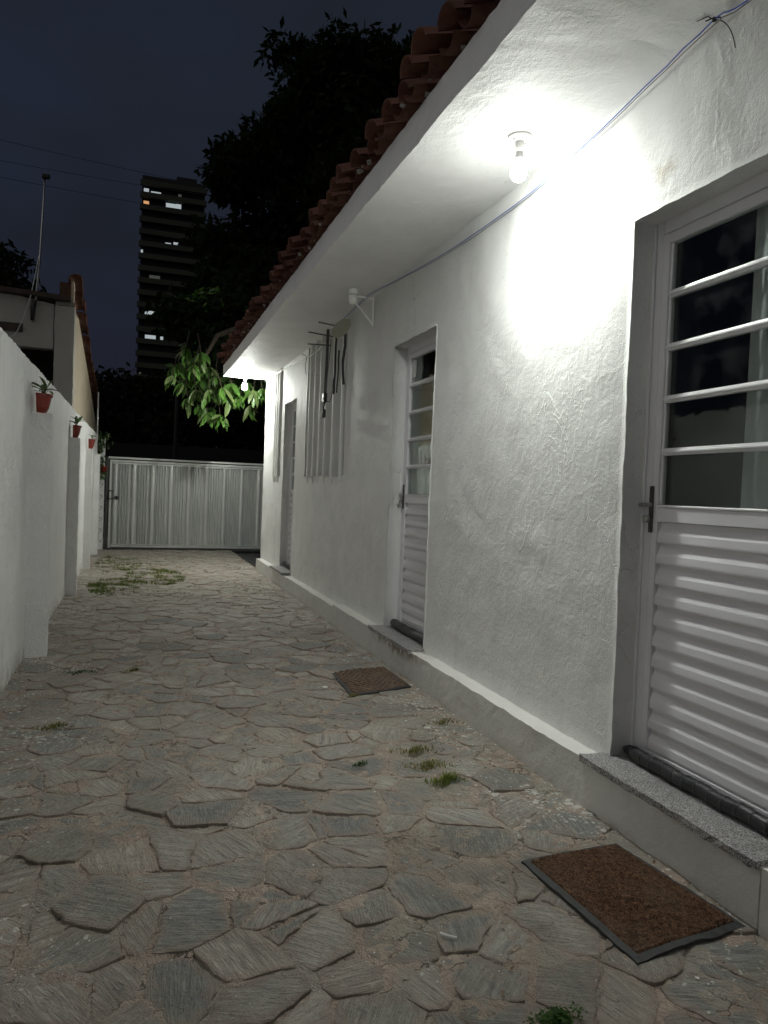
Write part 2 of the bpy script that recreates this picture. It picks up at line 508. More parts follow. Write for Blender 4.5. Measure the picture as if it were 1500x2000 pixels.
def flecks(t, p):
    """white paint drips and chips, thicker along both walls"""
    X = t.xyz(p)
    pj = t.mapping(p, (1, 1, 0))
    warp = t.n('ShaderNodeVectorMath', operation='ADD')
    t.l(pj, warp.inputs[0])
    nc = t.noise(pj, 22, 3, .6, col=True)
    sc = t.n('ShaderNodeVectorMath', operation='SCALE'); t.l(nc, sc.inputs[0]); sc.inputs['Scale'].default_value = .05
    t.l(sc.outputs[0], warp.inputs[1])
    v1 = t.voro(warp.outputs[0], 19)
    v2 = t.voro(warp.outputs[0], 60)
    edge = t.math('MAXIMUM', t.rng(X[0], 1.15, 1.78, 0.0, 1.0), t.rng(X[0], .05, -.62, 0.0, 1.0))
    clus = t.rng(t.noise(pj, 1.7, 3, .6), .38, .70)
    dens = t.math('ADD', t.math('MULTIPLY', edge, t.math('ADD', .25, clus)), t.math('MULTIPLY', clus, .46))
    r1 = t.math('MULTIPLY', dens, .27); r2 = t.math('MULTIPLY', dens, .36)
    k1 = t.math('MULTIPLY', t.math('LESS_THAN', v1, r1), t.math('GREATER_THAN', t.noise(pj, 15, 2), .45))
    k2 = t.math('MULTIPLY', t.math('LESS_THAN', v2, r2), t.math('GREATER_THAN', t.noise(t.mapping(pj, loc=(5, 5, 0)), 19, 2), .50))
    return t.math('MAXIMUM', k1, k2)

def stonemat():
    t = NT('slate'); p = t.pos()
    rv = t.n('ShaderNodeObjectInfo').outputs['Random']
    ro = t.n('ShaderNodeVectorRotate'); ro.rotation_type = 'Z_AXIS'
    t.l(p, ro.inputs['Vector']); t.l(t.math('MULTIPLY', rv, 37.0), ro.inputs['Angle'])
    q = ro.outputs[0]
    off = t.n('ShaderNodeVectorMath', operation='ADD'); t.l(q, off.inputs[0])
    cb = t.n('ShaderNodeCombineXYZ'); t.l(t.math('MULTIPLY', rv, 91.0), cb.inputs[0]); t.l(t.math('MULTIPLY', rv, 53.0), cb.inputs[1])
    t.l(cb.outputs[0], off.inputs[1]); q = off.outputs[0]
    r4 = t.math('FRACT', t.math('MULTIPLY', rv, 51.3)); r5 = t.math('FRACT', t.math('MULTIPLY', rv, 87.9))
    str1 = t.noise(t.mapping(q, (3.0, 26, 3)), t.rng(r4, 0, 1, 1.0, 3.2), 6, .70, t.rng(r5, 0, 1, .5, 2.4))
    str2 = t.noise(t.mapping(q, (9, 90, 9)), t.rng(r5, 0, 1, 1.2, 2.6), 4, .65, t.rng(r4, 0, 1, .2, 1.6))
    blot = t.noise(q, 9, 5, .62, .4)
    grain = t.noise(p, 260, 3, .7)
    r2 = t.math('FRACT', t.math('MULTIPLY', rv, 7.13)); r3 = t.math('FRACT', t.math('MULTIPLY', rv, 23.7))
    base = t.mix(r2, (.23, .24, .225), (.52, .49, .42))
    base = t.mix(t.rng(r3, .62, 1.0, 0, .75), base, (.52, .42, .34))
    base = t.mix(t.math('MULTIPLY', t.math('LESS_THAN', r3, .24), .8), base, (.16, .185, .20))
    col = t.mix(t.rng(str1, .34, .66), t.mix(.55, base, (.085, .085, .08)), t.mix(.40, base, (.66, .62, .55)))
    col = t.mix(t.rng(str2, .55, .80, 0, t.rng(r4, 0, 1, .25, .7)), col, (.075, .075, .072))
    col = t.mix(t.rng(blot, .52, .76, 0, .55), col, (.42, .35, .28))
    col = t.mix(t.rng(t.noise(p, 2.1, 4, .6), .5, .75, 0, .45), col, (.26, .255, .19))
    # broad trodden dirt and darker damp areas
    dirt = t.rng(t.noise(p, 1.35, 5, .66, .5), .50, .70)
    col = t.mix(t.math('MULTIPLY', dirt, .62), col, (.13, .118, .092))
    stn = t.rng(t.noise(t.mapping(p, loc=(9, 4, 0)), 2.6, 5, .68, .4), .62, .74)
    col = t.mix(t.math('MULTIPLY', stn, .7), col, (.07, .065, .055))
    led = t.noise(t.mapping(q, (2.2, 7.5, 2)), 1.7, 3, .6, 1.3)
    ledl = t.rng(t.math('ABSOLUTE', t.math('SUBTRACT', t.math('FRACT', t.math('MULTIPLY', led, 9.0)), .5)), .0, .055, 1.0, 0.0)
    ledm = t.math('MULTIPLY', ledl, t.rng(t.noise(q, 5.5, 2), .50, .60))
    col = t.mix(t.math('MULTIPLY', ledm, .8), col, (.035, .034, .032))
    # mortar smeared over the rims
    at = t.n('ShaderNodeAttribute'); at.attribute_name = 'rim'
    sm = t.math('ADD', at.outputs['Fac'], t.math('MULTIPLY', t.math('SUBTRACT', t.noise(p, 11, 4, .65), .52), 2.3))
    sm = t.rng(sm, .22, .74)
    col = t.mix(t.math('MULTIPLY', sm, .72), col, t.mix(t.rng(grain, .3, .7), (.28, .225, .18), (.42, .345, .285)))
    col = t.mix(t.rng(grain, .66, .80, 0, .45), col, (.52, .52, .48))
    fl = flecks(t, p)
    col = t.mix(t.math('MULTIPLY', fl, .85), col, (.66, .66, .62))
    nm = t.bump(t.math('MULTIPLY', t.math('FLOOR', t.math('MULTIPLY', led, 9.0)), .111), .030, .9)
    nm = t.bump(str1, .024, .9, nm)
    nm = t.bump(str2, .008, .9, nm)
    nm = t.bump(blot, .018, .7, nm)
    nm = t.bump(grain, .0022, .8, nm)
    MAT['slate'] = t.set(col, t.rng(str1, .3, .7, .50, .72), 0, nm, .4)
stonemat()

def mortarmat():
    t = NT('mortar'); p = t.pos()
    a = t.noise(p, 5, 5, .65, .5); g = t.noise(p, 190, 3, .7); h = t.noise(p, 28, 5, .68)
    col = t.mix(t.rng(a, .3, .7), (.32, .255, .205), (.50, .41, .34))
    col = t.mix(t.rng(h, .52, .74, 0, .7), col, (.20, .16, .13))
    ck = t.voro(t.mapping(t.noise(p, 5, 3, .6, col=True), (.12, .12, .12)), 1) if 0 else None
    wv = t.n('ShaderNodeVectorMath', operation='ADD'); t.l(p, wv.inputs[0])
    ws = t.n('ShaderNodeVectorMath', operation='SCALE'); t.l(t.noise(p, 9, 4, .65, col=True), ws.inputs[0]); ws.inputs['Scale'].default_value = .16
    t.l(ws.outputs[0], wv.inputs[1])
    ce = t.voro(wv.outputs[0], 9, 'DISTANCE_TO_EDGE')
    ckl = t.math('MULTIPLY', t.rng(ce, .0, .035, 1.0, 0.0), t.rng(t.noise(p, 4, 3), .44, .56))
    frag = t.rng(t.voro(wv.outputs[0], 9, out='Color'), .55, .60) if 0 else t.rng(t.xyz(t.voro(wv.outputs[0], 9, out='Color'))[0], .62, .66)
    col = t.mix(t.math('MULTIPLY', frag, .55), col, (.30, .30, .265))
    col = t.mix(t.math('MULTIPLY', ckl, .85), col, (.045, .036, .03))
    col = t.mix(t.math('MULTIPLY', t.rng(t.noise(p, 1.35, 5, .66, .5), .50, .70), .62), col, (.13, .108, .085))
    col = t.mix(t.rng(t.noise(p, 1.6, 4, .6), .50, .72, 0, .6), col, (.32, .30, .235))
    col = t.mix(t.rng(g, .62, .76, 0, .5), col, (.62, .58, .52))
    col = t.mix(t.math('MULTIPLY', flecks(t, p), .85), col, (.66, .66, .62))
    nm = t.bump(t.math('MULTIPLY', ckl, -1.0), .010, 1.0); nm = t.bump(frag, .008, .8, nm); nm = t.bump(a, .05, .9, nm); nm = t.bump(h, .028, 1.0, nm); nm = t.bump(g, .003, .9, nm)
    MAT['mortar'] = t.set(col, .8, 0, nm, .3)
mortarmat()

def granitemat():
    t = NT('granite'); p = t.pos()
    v = t.noise(p, 190, 3, .75); w = t.noise(t.mapping(p, (1, .6, 1)), 85, 4, .7)
    col = t.mix(t.rng(v, .42, .56), (.025, .025, .027), (.46, .45, .44))
    col = t.mix(t.rng(w, .56, .64, 0, .8), col, (.60, .58, .56))
    col = t.mix(t.rng(t.noise(p, 8, 4), .5, .8, 0, .5), col, (.08, .075, .065))
    MAT['granite'] = t.set(col, .42, 0, t.bump(v, .0012, .6), .5)
granitemat()

def tilemat():
    t = NT('terracotta'); p = t.pos()
    rv = t.n('ShaderNodeObjectInfo').outputs['Random']
    f = t.noise(p, 8, 5, .65)
    base = t.mix(rv, (.060, .018, .014), (.14, .055, .036))
    col = t.mix(t.rng(f, .4, .7), base, (.13, .06, .04))
    col = t.mix(t.rng(t.noise(p, 22, 4, .7), .58, .75, 0, .6), col, (.05, .045, .04))
    MAT['terracotta'] = t.set(col, .8, 0, t.bump(t.noise(p, 60, 4, .7), .004, .8), .3)
tilemat()

def coirmat(name, c0, c1, c2):
    t = NT(name); p = t.pos()
    a = t.noise(p, 55, 4, .75, .6); b_ = t.noise(p, 210, 3, .7); c = t.noise(p, 7, 3)
    col = t.mix(t.rng(a, .35, .65), c0, c1)
    col = t.mix(t.rng(c, .45, .7, 0, .4), col, c2)
    nm = t.bump(a, .010, 1.0); nm = t.bump(b_, .004, 1.0, nm)
    MAT[name] = t.set(col, .95, 0, nm, .1)
coirmat('coir', (.05, .032, .022), (.23, .13, .078), (.20, .15, .11))
coirmat('coir_worn', (.09, .065, .05), (.24, .165, .12), (.24, .20, .16))

def gatemat():
    t = NT('galvanised'); p = t.pos()
    f = t.noise(t.mapping(p, (2, 2, .9)), 2.2, 4, .6)
    g = t.noise(p, 30, 4, .6)
    col = t.mix(t.rng(f, .35, .7), (.60, .61, .595), (.70, .71, .69))
    col = t.mix(t.math('MULTIPLY', t.rng(f, .64, .78), t.rng(g, .45, .65)), col, (.28, .27, .24))
    MAT['galvanised'] = t.set(col, .34, .5, t.bump(g, .002, .3), .5)
gatemat()

# ================================================================== GROUND
def driveway():
    X0, X1, Y0, Y1 = -.85, 1.84, -3.0, 15.6
    # mortar bed
    nx, ny = 100, 700
    vs = []; fs = []
    for j in range(ny + 1):
        for i in range(nx + 1):
            x = X0 + (X1 - X0) * i / nx; y = Y0 + (Y1 - Y0) * j / ny
            z = .0026 + fbm((x, y, 0), 1.1, 2) * .006 + fbm((x, y, 5), 7, 3) * .0095 + fbm((x, y, 9), 30, 3) * .0034
            if x > 1.55: z += (x - 1.55) * .02
            vs.append((x, y, z))
    for j in range(ny):
        for i in range(nx):
            a = j * (nx + 1) + i
            fs.append((a, a + 1, a + nx + 2, a + nx + 1))
    bed = MB().add(vs, fs, True).build('driveway', MAT['mortar'])
    tag(bed, kind='structure', label='alley paving of grey slate pieces set in brown mortar')
    # power-diagram stones
    R = random.Random(21)
    seeds = []
    dx, dy = .188, .160
    j = 0; y = Y0 + .02
    while y < Y1 - .05:
        x = X0 + .06 + (dx / 2 if j % 2 else 0)
        while x < X1 - .02:
            if R.random() > .06:
                seeds.append((x + R.uniform(-.56, .56) * dx, y + R.uniform(-.56, .56) * dy, R.uniform(-.009, .0105)))
            x += dx
        y += dy; j += 1
    P = np.array(seeds)
    cells = []
    for i, (x, y, w) in enumerate(seeds):
        d2 = (P[:, 0] - x) ** 2 + (P[:, 1] - y) ** 2
        near = np.argsort(d2)[1:22]
        poly = [(x - .4, y - .4), (x + .4, y - .4), (x + .4, y + .4), (x - .4, y + .4)]
        planes = []
        for k in near:
            ddx, ddy = P[k, 0] - x, P[k, 1] - y
            D = math.hypot(ddx, ddy)
            g = R.choice((.001, .002, .003, .005, .009, .016)) * R.uniform(.6, 1.2)
            planes.append((ddx / D, ddy / D, D / 2 + (w - P[k, 2]) / (2 * D) - g))
        planes += [(-1, 0, x - X0 - .12), (1, 0, 1.80 - x), (0, -1, y - Y0), (0, 1, 15.45 - y)]
        for (a, c, d) in planes:
            new = []
            for q in range(len(poly)):
                p0 = poly[q]; p1 = poly[(q + 1) % len(poly)]
                s0 = (p0[0] - x) * a + (p0[1] - y) * c - d; s1 = (p1[0] - x) * a + (p1[1] - y) * c - d
                if s0 <= 0: new.append(p0)
                if s0 * s1 < 0:
                    tt = s0 / (s0 - s1); new.append((p0[0] + (p1[0] - p0[0]) * tt, p0[1] + (p1[1] - p0[1]) * tt))
            poly = new
            if len(poly) < 3: break
        if len(poly) < 3: continue
        A = .5 * sum(poly[q][0] * poly[(q + 1) % len(poly)][1] - poly[(q + 1) % len(poly)][0] * poly[q][1] for q in range(len(poly)))
        if A < .004: continue
        cx = sum(p[0] for p in poly) / len(poly); cy = sum(p[1] for p in poly) / len(poly)
        cells.append((cx, cy, A, poly))
    def stone_geo(cx, cy, poly):
        # jittered outline
        out = []
        for q in range(len(poly)):
            p0 = poly[q]; p1 = poly[(q + 1) % len(poly)]
            L = math.hypot(p1[0] - p0[0], p1[1] - p0[1])
            n = max(1, int(L / .024))
            for m in range(n):
                tt = m / n
                px = p0[0] + (p1[0] - p0[0]) * tt; py = p0[1] + (p1[1] - p0[1]) * tt
                if m == 0:   # knock the corners off
                    k = R.uniform(.0, .035)
                    px += (cx - px) * k; py += (cy - py) * k
                nx_, ny_ = (p1[1] - p0[1]) / max(L, 1e-4), -(p1[0] - p0[0]) / max(L, 1e-4)
                jj = R.uniform(-.0065, .0045)
                out.append((px + nx_ * jj - cx, py + ny_ * jj - cy))
        h = R.uniform(.0030, .0095) + (.005 if R.random() < .15 else 0)
        tx, ty = R.uniform(-.028, .028), R.uniform(-.030, .030)
        vs = []; at = []; n = len(out)
        bz = fbm((cx, cy, 0), 1.1, 2) * .006
        def ring(sc, dz, rim, jit):
            for (a, c) in out:
                rr = math.hypot(a, c); s = max(.15, 1 - sc / max(rr, .02))
                x_, y_ = a * s, c * s
                vs.append((x_, y_, bz + h + dz + x_ * tx + y_ * ty + R.uniform(-jit, jit))); at.append(rim)
        ring(0, -.03, 1, 0); ring(0, -.0022, 1, .0012); ring(.005, 0, .9, .0010); ring(.035, .0008, .3, .0014)
        vs.append((0, 0, bz + h + .001)); at.append(0)
        fs = []
        for rg in range(3):
            for k in range(n):
                a = rg * n + k; b_ = rg * n + (k + 1) % n
                fs.append((a, b_, b_ + n, a + n))
        for k in range(n):
            fs.append((3 * n + k, 3 * n + (k + 1) % n, 4 * n))
        return vs, fs, at
    def mk(name, vs, fs, at, loc):
        me = bpy.data.meshes.new(name); me.from_pydata(vs, [], fs); me.update()
        a = me.attributes.new('rim', 'FLOAT', 'POINT'); a.data.foreach_set('value', at)
        me.materials.append(MAT['slate'])
        o = bpy.data.objects.new(name, me); o.location = loc; COL.objects.link(o); o.parent = bed
        return o
    def seen(c):
        # apparent size: area times foreshortening, only where the picture shows it
        x, y = c[0], c[1]
        if y < 1.2: return -1
        p = RW.T @ np.array([x, y, -1.27])
        uu = p[0] / p[2] * FPX + 750; vv = p[1] / p[2] * FPX + 1000
        if uu < -60 or uu > 1560 or vv > 2120: return -1
        return c[2] * 1.27 / (x * x + y * y) ** 1.5
    cells.sort(key=seen, reverse=True)
    for c in cells[:290]:
        vs, fs, at = stone_geo(c[0], c[1], c[3])
        mk('stone', vs, fs, at, (c[0], c[1], 0))
    V = []; F = []; AT = []
    for c in cells[290:]:
        vs, fs, at = stone_geo(c[0], c[1], c[3])
        o = len(V)
        V += [(a + c[0], b_ + c[1], z) for a, b_, z in vs]; F += [tuple(i + o for i in q) for q in fs]; AT += at
    o = mk('far_stones', V, F, AT, (0, 0, 0)); o['kind'] = 'stuff'
driveway()

g = MB().add([(-1500, -1500, -.045), (1500, -1500, -.045), (1500, 1500, -.045), (-1500, 1500, -.045)], [(0, 1, 2, 3)]).build('ground', MAT['asphalt'])
tag(g, kind='structure')
g = MB().box(-1.2, 4.2, 15.45, 18.5, -.04, -.012).build('pavement', MAT['concrete']); tag(g, kind='structure')

# ================================================================== HOUSE
house = empty('white_house', (1.9, 5.0, 0))
tag(house, 'long white plastered house with tiled roof, grey doors and overhanging eave along the alley', 'house')
HX, HY = 1.9, 5.0
def hpart(mb, name, mat, parent=house, kind=None, **kw):
    o = mb.build(name, mat, None, **kw)
    if parent is house:
        o.parent = house; o.matrix_parent_inverse = Matrix.Translation((-HX, -HY, 0))
    else:
        o.parent = parent
    if kind: o['kind'] = kind
    return o

WX = 1.89
DOORS = [(1.762, 2.613), (4.728, 5.577), (9.335, 10.105)]
WINS = [(6.98, 8.72, 1.425), (10.30, 10.83, 1.44)]
BACKDOOR = []
def wall_mesh():
    ops = [(a, b_, .2, 2.405) for a, b_ in DOORS] + [(a, b_, z, 2.97) for a, b_, z in WINS]
    Y0, Y1, Z0, Z1 = -3.0, 11.7, .14, 2.97
    def axis(a, b_, res, marks):
        pts = sorted(set([a, b_] + [round(m, 4) for m in marks if a < m < b_])); out = []
        for p, q in zip(pts[:-1], pts[1:]):
            n = max(1, int(round((q - p) / res)))
            out += [p + (q - p) * i / n for i in range(n)]
        return out + [b_]
    Y = axis(Y0, Y1, .035, [v for o in ops for v in o[:2]])
    Z = axis(Z0, Z1, .035, [v for o in ops for v in o[2:]])
    ny, nz = len(Y), len(Z)
    inside = lambda y, z: any(a < y < b_ and c < z < d for a, b_, c, d in ops)
    vs = []; fs = []; vid = {}
    def V(i, j):
        if (i, j) not in vid:
            y, z = Y[i], Z[j]
            onedge = any(a - 1e-4 <= y <= b_ + 1e-4 and c - 1e-4 <= z <= d + 1e-4 for a, b_, c, d in ops) or i == ny - 1
            d = fbm((1, y, z), 1.4, 3) * .006 + fbm((4, y, z), 7, 3) * .0028
            w = .0035 if onedge else 0
            vid[(i, j)] = len(vs)
            vs.append((WX + d + (abs(fbm((2, y, z), 25, 2)) * w), y + fbm((7, y, z), 16, 2) * w, z + fbm((9, y, z), 16, 2) * w))
        return vid[(i, j)]
    solid = lambda i, j: 0 <= i < ny - 1 and 0 <= j < nz - 1 and not inside((Y[i] + Y[i + 1]) / 2, (Z[j] + Z[j + 1]) / 2)
    for i in range(ny - 1):
        for j in range(nz - 1):
            if solid(i, j):
                fs.append((V(i, j), V(i, j + 1), V(i + 1, j + 1), V(i + 1, j)))
    bk = {}
    def B(i, j):
        if (i, j) not in bk:
            bk[(i, j)] = len(vs); vs.append((WX + .16, Y[i], Z[j]))
        return bk[(i, j)]
    for i in range(ny):
        for j in range(nz - 1):
            l, r_ = solid(i - 1, j), solid(i, j)
            if l != r_ and i > 0:
                q = (V(i, j), V(i, j + 1), B(i, j + 1), B(i, j)); fs.append(q if r_ else q[::-1])
    for i in range(ny - 1):
        for j in range(nz):
            l, r_ = solid(i, j - 1), solid(i, j)
            if l != r_ and 0 < j < nz - 1:
                q = (V(i, j), B(i, j), B(i + 1, j), V(i + 1, j)); fs.append(q if r_ else q[::-1])
    # end wall beyond the corner
    mb = MB().add(vs, fs, True)
    o = hpart(mb, 'wall', MAT['wall_plaster'])
    return o
wall = wall_mesh()
# body of the house behind: end wall, back wall
m = MB()
m.box(2.05, 8.0, 11.55, 11.69, -.02, 3.0)
m.box(7.9, 8.04, -3.0, 11.55, -.02, 3.0)
m.box(2.05, 7.9, -3.14, -3.0, -.02, 3.0)
hpart(m, 'end_wall', MAT['wall_plaster'])

# plinth with its step
m = rough_box(1.79, 1.94, 5.55, 6.80, -.03, .205, .06, .004, 4, .05)
m = rough_box(1.79, 1.94, -3.0, 1.72, -.03, .205, .06, .004, 4, .05, m)
hpart(rough_box(1.79, 1.94, 1.725, 11.0 - 4.2, -.03, .205, .04, .004, 4, .035, edge=.0015), 'plinth', MAT['plinth_plaster'])
hpart(rough_box(1.79, 1.94, -3.0, 1.72, -.03, .205, .06, .004, 4, .05), 'plinth', MAT['plinth_plaster'])
hpart(rough_box(1.80, 1.94, 6.802, 11.55, -.03, .182, .05, .004, 4, .04, edge=.0015), 'plinth', MAT['plinth_plaster'])
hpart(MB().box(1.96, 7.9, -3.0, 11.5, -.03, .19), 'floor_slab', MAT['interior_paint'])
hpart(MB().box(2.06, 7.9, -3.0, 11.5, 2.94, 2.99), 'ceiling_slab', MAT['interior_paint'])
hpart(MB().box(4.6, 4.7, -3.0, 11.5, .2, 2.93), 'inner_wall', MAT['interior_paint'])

# eave slab: soffit and fascia
slab = hpart(rough_box(1.225, 2.05, -3.0, 11.64, 2.93, 3.092, .05, .0045, 2.2, .05, edge=.002), 'eave_slab', MAT['soffit_plaster'])
# ragged mortar bedding along the fascia top
m = MB(); R2 = random.Random(4)
vs = []; fs = []
n = 300
for i in range(n + 1):
    y = -3 + 14.6 * i / n
    h_ = 3.098 + .012 * fbm((y, 1, 2), 6, 3) + R2.uniform(-.006, .012)
    vs += [(1.232, y, 3.07), (1.236, y, h_), (1.40, y, h_ + .02)]
for i in range(n):
    a = i * 3; fs += [(a, a + 1, a + 4, a + 3), (a + 1, a + 2, a + 5, a + 4)]
m.add(vs, fs)
for i in range(34):
    y = R2.uniform(1.8, 11.4); x = R2.uniform(1.17, 1.24); s_ = R2.uniform(.004, .011)
    M = Matrix.Translation((x, y, 3.105 + R2.uniform(0, .03))) @ Matrix.Rotation(R2.uniform(0, 3), 4, 'X') @ Matrix.Rotation(R2.uniform(0, 3), 4, 'Z')
    m.box(-s_, s_, -s_ * 1.2, s_, -s_ * .6, s_ * .6, M)
hpart(m, 'tile_bedding', MAT['concrete'], kind='stuff')

# ---- roof tiles
SL = R_(17)
def tile_mesh(up, name):
    L = .44; seg = 7; t_ = .012
    vs = []; fs = []
    for k, s in enumerate((0, .5, 1)):
        rr = (.086, .080, .072)[k] if up else (.070, .080, .088)[k]
        for rad in (rr, rr - t_):
            for i in range(seg + 1):
                a = PI * (.04 + .92 * i / seg)
                y = math.cos(a) * rad; z = math.sin(a) * rad * .82
                if not up: z = -z
                vs.append((s * L, y, z))
    w = seg + 1
    for k in range(2):
        o = k * 2 * w
        for i in range(seg):
            fs.append((o + i, o + i + 1, o + 2 * w + i + 1, o + 2 * w + i))
            fs.append((o + w + i + 1, o + w + i, o + 3 * w + i, o + 3 * w + i + 1))
        fs.append((o, o + w, o + 3 * w, o + 2 * w)); fs.append((o + seg, o + w + seg, o + 3 * w + seg, o + 2 * w + seg)[::-1])
    for i in range(seg):
        fs.append((i, i + 1, w + i + 1, w + i)[::-1])
        o = 4 * w; fs.append((o + i, o + i + 1, o + w + i + 1, o + w + i))
    me = bpy.data.meshes.new(name); me.from_pydata(vs, [], fs); me.update()
    me.polygons.foreach_set('use_smooth', [True] * len(fs)); me.materials.append(MAT['terracotta'])
    return me, vs, fs
cap_me, cap_v, cap_f = tile_mesh(True, 'roof_tile')
pan_me, pan_v, pan_f = tile_mesh(False, 'roof_tile')
PINV = Matrix.Translation((-HX, -HY, 0))
Rt = random.Random(11)
stuffm = MB()
def place_tile(me, vv, ff, x, y, z, part):
    M = Matrix.Translation((x, y, z)) @ Matrix.Rotation(-SL + Rt.uniform(-.07, .07), 4, 'Y') @ Matrix.Rotation(Rt.uniform(-.10, .10), 4, 'Z') @ Matrix.Rotation(Rt.uniform(-.12, .12), 4, 'X')
    if part:
        o = bpy.data.objects.new('roof_tile', me); COL.objects.link(o)
        o.parent = house; o.matrix_parent_inverse = PINV; o.matrix_basis = M
    else:
        stuffm.add([M @ Vector(p) for p in vv], ff, True)
ncol = int((11.66 + 3.0) / .2)
for c in range(ncol + 1):
    y = 11.56 - c * .2
    for row in range(13):
        xo = row * .36 * math.cos(SL); zo = row * .36 * math.sin(SL)
        part = row < 2 and y > 1.6
        place_tile(pan_me, pan_v, pan_f, 1.180 + xo + Rt.uniform(-.03, .03), y + Rt.uniform(-.008, .008), 3.160 + zo + row * .004 + Rt.uniform(-.006, .006), part)
        place_tile(cap_me, cap_v, cap_f, 1.160 + xo + Rt.uniform(-.065, .04), y - .1 + Rt.uniform(-.012, .012), 3.160 + zo + row * .004 + Rt.uniform(-.008, .012), part and row < 2)
hpart(stuffm, 'upper_roof_tiles', MAT['terracotta'], kind='stuff')
m = MB().add([(1.26, -3, 3.10), (5.4, -3, 4.36), (5.4, 11.6, 4.36), (1.26, 11.6, 3.10), (9.5, -3, 3.10), (9.5, 11.6, 3.10)],
             [(0, 1, 2, 3), (1, 4, 5, 2), (0, 4, 1), (3, 2, 5), (0, 3, 5, 4)])
hpart(m, 'roof_deck', MAT['wood_dark'])

# ---- doors
DX = 2.0
def make_door(y0, y1, idx):
    d = empty('door')
    d.parent = house; d.matrix_parent_inverse = PINV
    d['label'] = ['grey ribbed metal door with five glass panes, nearest the camera', 'grey ribbed door with a paper stuck in its top pane, middle of the wall', 'farthest grey ribbed door, close to the house corner'][idx]
    FM, DM = MAT['frame_paint'], MAT['door_paint']
    z0, z1 = .215, 2.365
    # outer frame with rebate lip
    m = MB()
    m.cbox(DX - .004, DX + .05, y1 - .052, y1 + .02, z0 - .02, 2.42, .003)
    m.cbox(DX - .004, DX + .05, y0 - .02, y0 + .052, z0 - .02, 2.42, .003)
    m.cbox(DX - .004, DX + .05, y0 + .053, y1 - .053, 2.352, 2.42, .003)
    m.cbox(DX - .014, DX - .0045, y1 - .012, y1 + .012, z0 - .02, 2.40, .002)
    m.build('frame', FM, d)
    ya, yb = y0 + .056, y1 - .056
    # leaf
    m = MB()
    def bar(a, b_, c, e_, px=0.0): m.cbox(DX - .008 - px, DX + .03, a, b_, c, e_, .0025)
    bar(yb - .036, yb, z0 + .008, 2.346); bar(ya, ya + .036, z0 + .008, 2.346)
    bar(ya + .037, yb - .037, 2.306, 2.346); bar(ya + .037, yb - .037, z0 + .008, z0 + .058)
    bar(ya + .037, yb - .037, 1.196, 1.252)
    m.build('leaf', DM, d)
    # glazing bead ring and bars
    zs = [2.306, 2.100, 1.889, 1.683, 1.474, 1.262]
    m = MB()
    for s in (0, 1):
        a = (yb - .049) if s else (ya + .038)
        m.cbox(DX - .002, DX + .02, a, a + .011, 1.264, 2.304, .002)
    m.cbox(DX - .012, DX + .02, ya + .038, yb - .038, 1.2525, 1.263, .003)
    m.build('bead', FM, d)
    first = None
    for z in zs[1:-1]:
        if first is None:
            m = MB()
            m.prism([(DX - .010, -.008), (DX - .016, -.003), (DX - .016, .003), (DX - .009, .005), (DX - .006, .014), (DX + .018, .014), (DX + .018, -.014), (DX - .006, -.014)], 'y', ya + .05, yb - .05)
            first = m.build('glazing_bar', FM, d, fix=True); first.location.z = z
        else:
            c = first.copy(); COL.objects.link(c); c.parent = d; c.location.z = z
    pm = None
    for k in range(5):
        za, zb = zs[k + 1] + (.0145 if k < 4 else .002), zs[k] - (.0145 if k else .001)
        pm = MB().box(DX + .006, DX + .010, ya + .05, yb - .05, za, zb).build('pane', MAT['glass'], d)
    # ribbed panel: each slat recess, slope out, proud face, step under
    n = 11; za, zb = z0 + .060, 1.194; ph = (zb - za) / n
    h = ph
    prof = [(DX + .011, h), (DX + .011, h * .78), (DX + .001, h * .52), (DX - .0025, h * .44), (DX - .004, h * .12), (DX - .003, h * .03), (DX + .001, .0003), (DX + .02, .0003), (DX + .02, h)]
    first = None
    for k in range(n):
        if first is None:
            first = MB().prism(prof, 'y', ya + .039, yb - .039).build('slat', DM, d, fix=True)
            first.location.z = za
        else:
            c = first.copy(); COL.objects.link(c); c.parent = d; c.location.z = za + k * ph
            c.location.x = rnd.uniform(-.0008, .0008)
    MB().box(DX + .021, DX + .028, ya + .037, yb - .037, za, zb).build('panel_back', DM, d)
    # granite doorstep and foam roll
    ds = rough_box(1.772, 2.03, y0 - .035, y1 + .045, .196, .222, .03, .0015, 5, .03, edge=.004)
    if idx == 0: ds = rough_box(1.772, 2.03, y0 - .035, y1 + .045, .196, .222, .03, .0015, 5, .03, edge=.004)
    hpart(ds, 'doorstep', MAT['granite'])
    R3 = random.Random(idx)
    pts = []; rs = []
    N = 26
    for i in range(N + 1):
        t_ = i / N
        yy = (y1 - .01) + ((y0 + .02) - (y1 - .01)) * t_
        rr = .027 if 0 < i < N else .012
        if i == 1 or i == N - 1: rr = .022
        rr *= 1 + .05 * math.sin(i * 2.2)
        pts.append((DX - .044 - .010 * math.sin(t_ * 3), yy, .222 + .030 + .003 * math.sin(i))); rs.append(rr)
    m = MB().tube(pts, rs, 12)
    if idx > 0:
        m = MB().tube([(p[0] - (.0 if idx == 1 else 0), p[1], p[2] + .004) for p in pts], [r__ * 1.2 for r__ in rs], 12)
    m.build('draught_roll', MAT['dark_foam'], d)
    # bands wound round the roll
    if idx == 0:
        for i in range(2, N - 1, 2):
            p = pts[i]
            MB().tube([(p[0], p[1] - .006, p[2]), (p[0], p[1] + .006, p[2])], rs[i] * 1.045, 12).build('roll_band', MAT['black_plastic'], d)
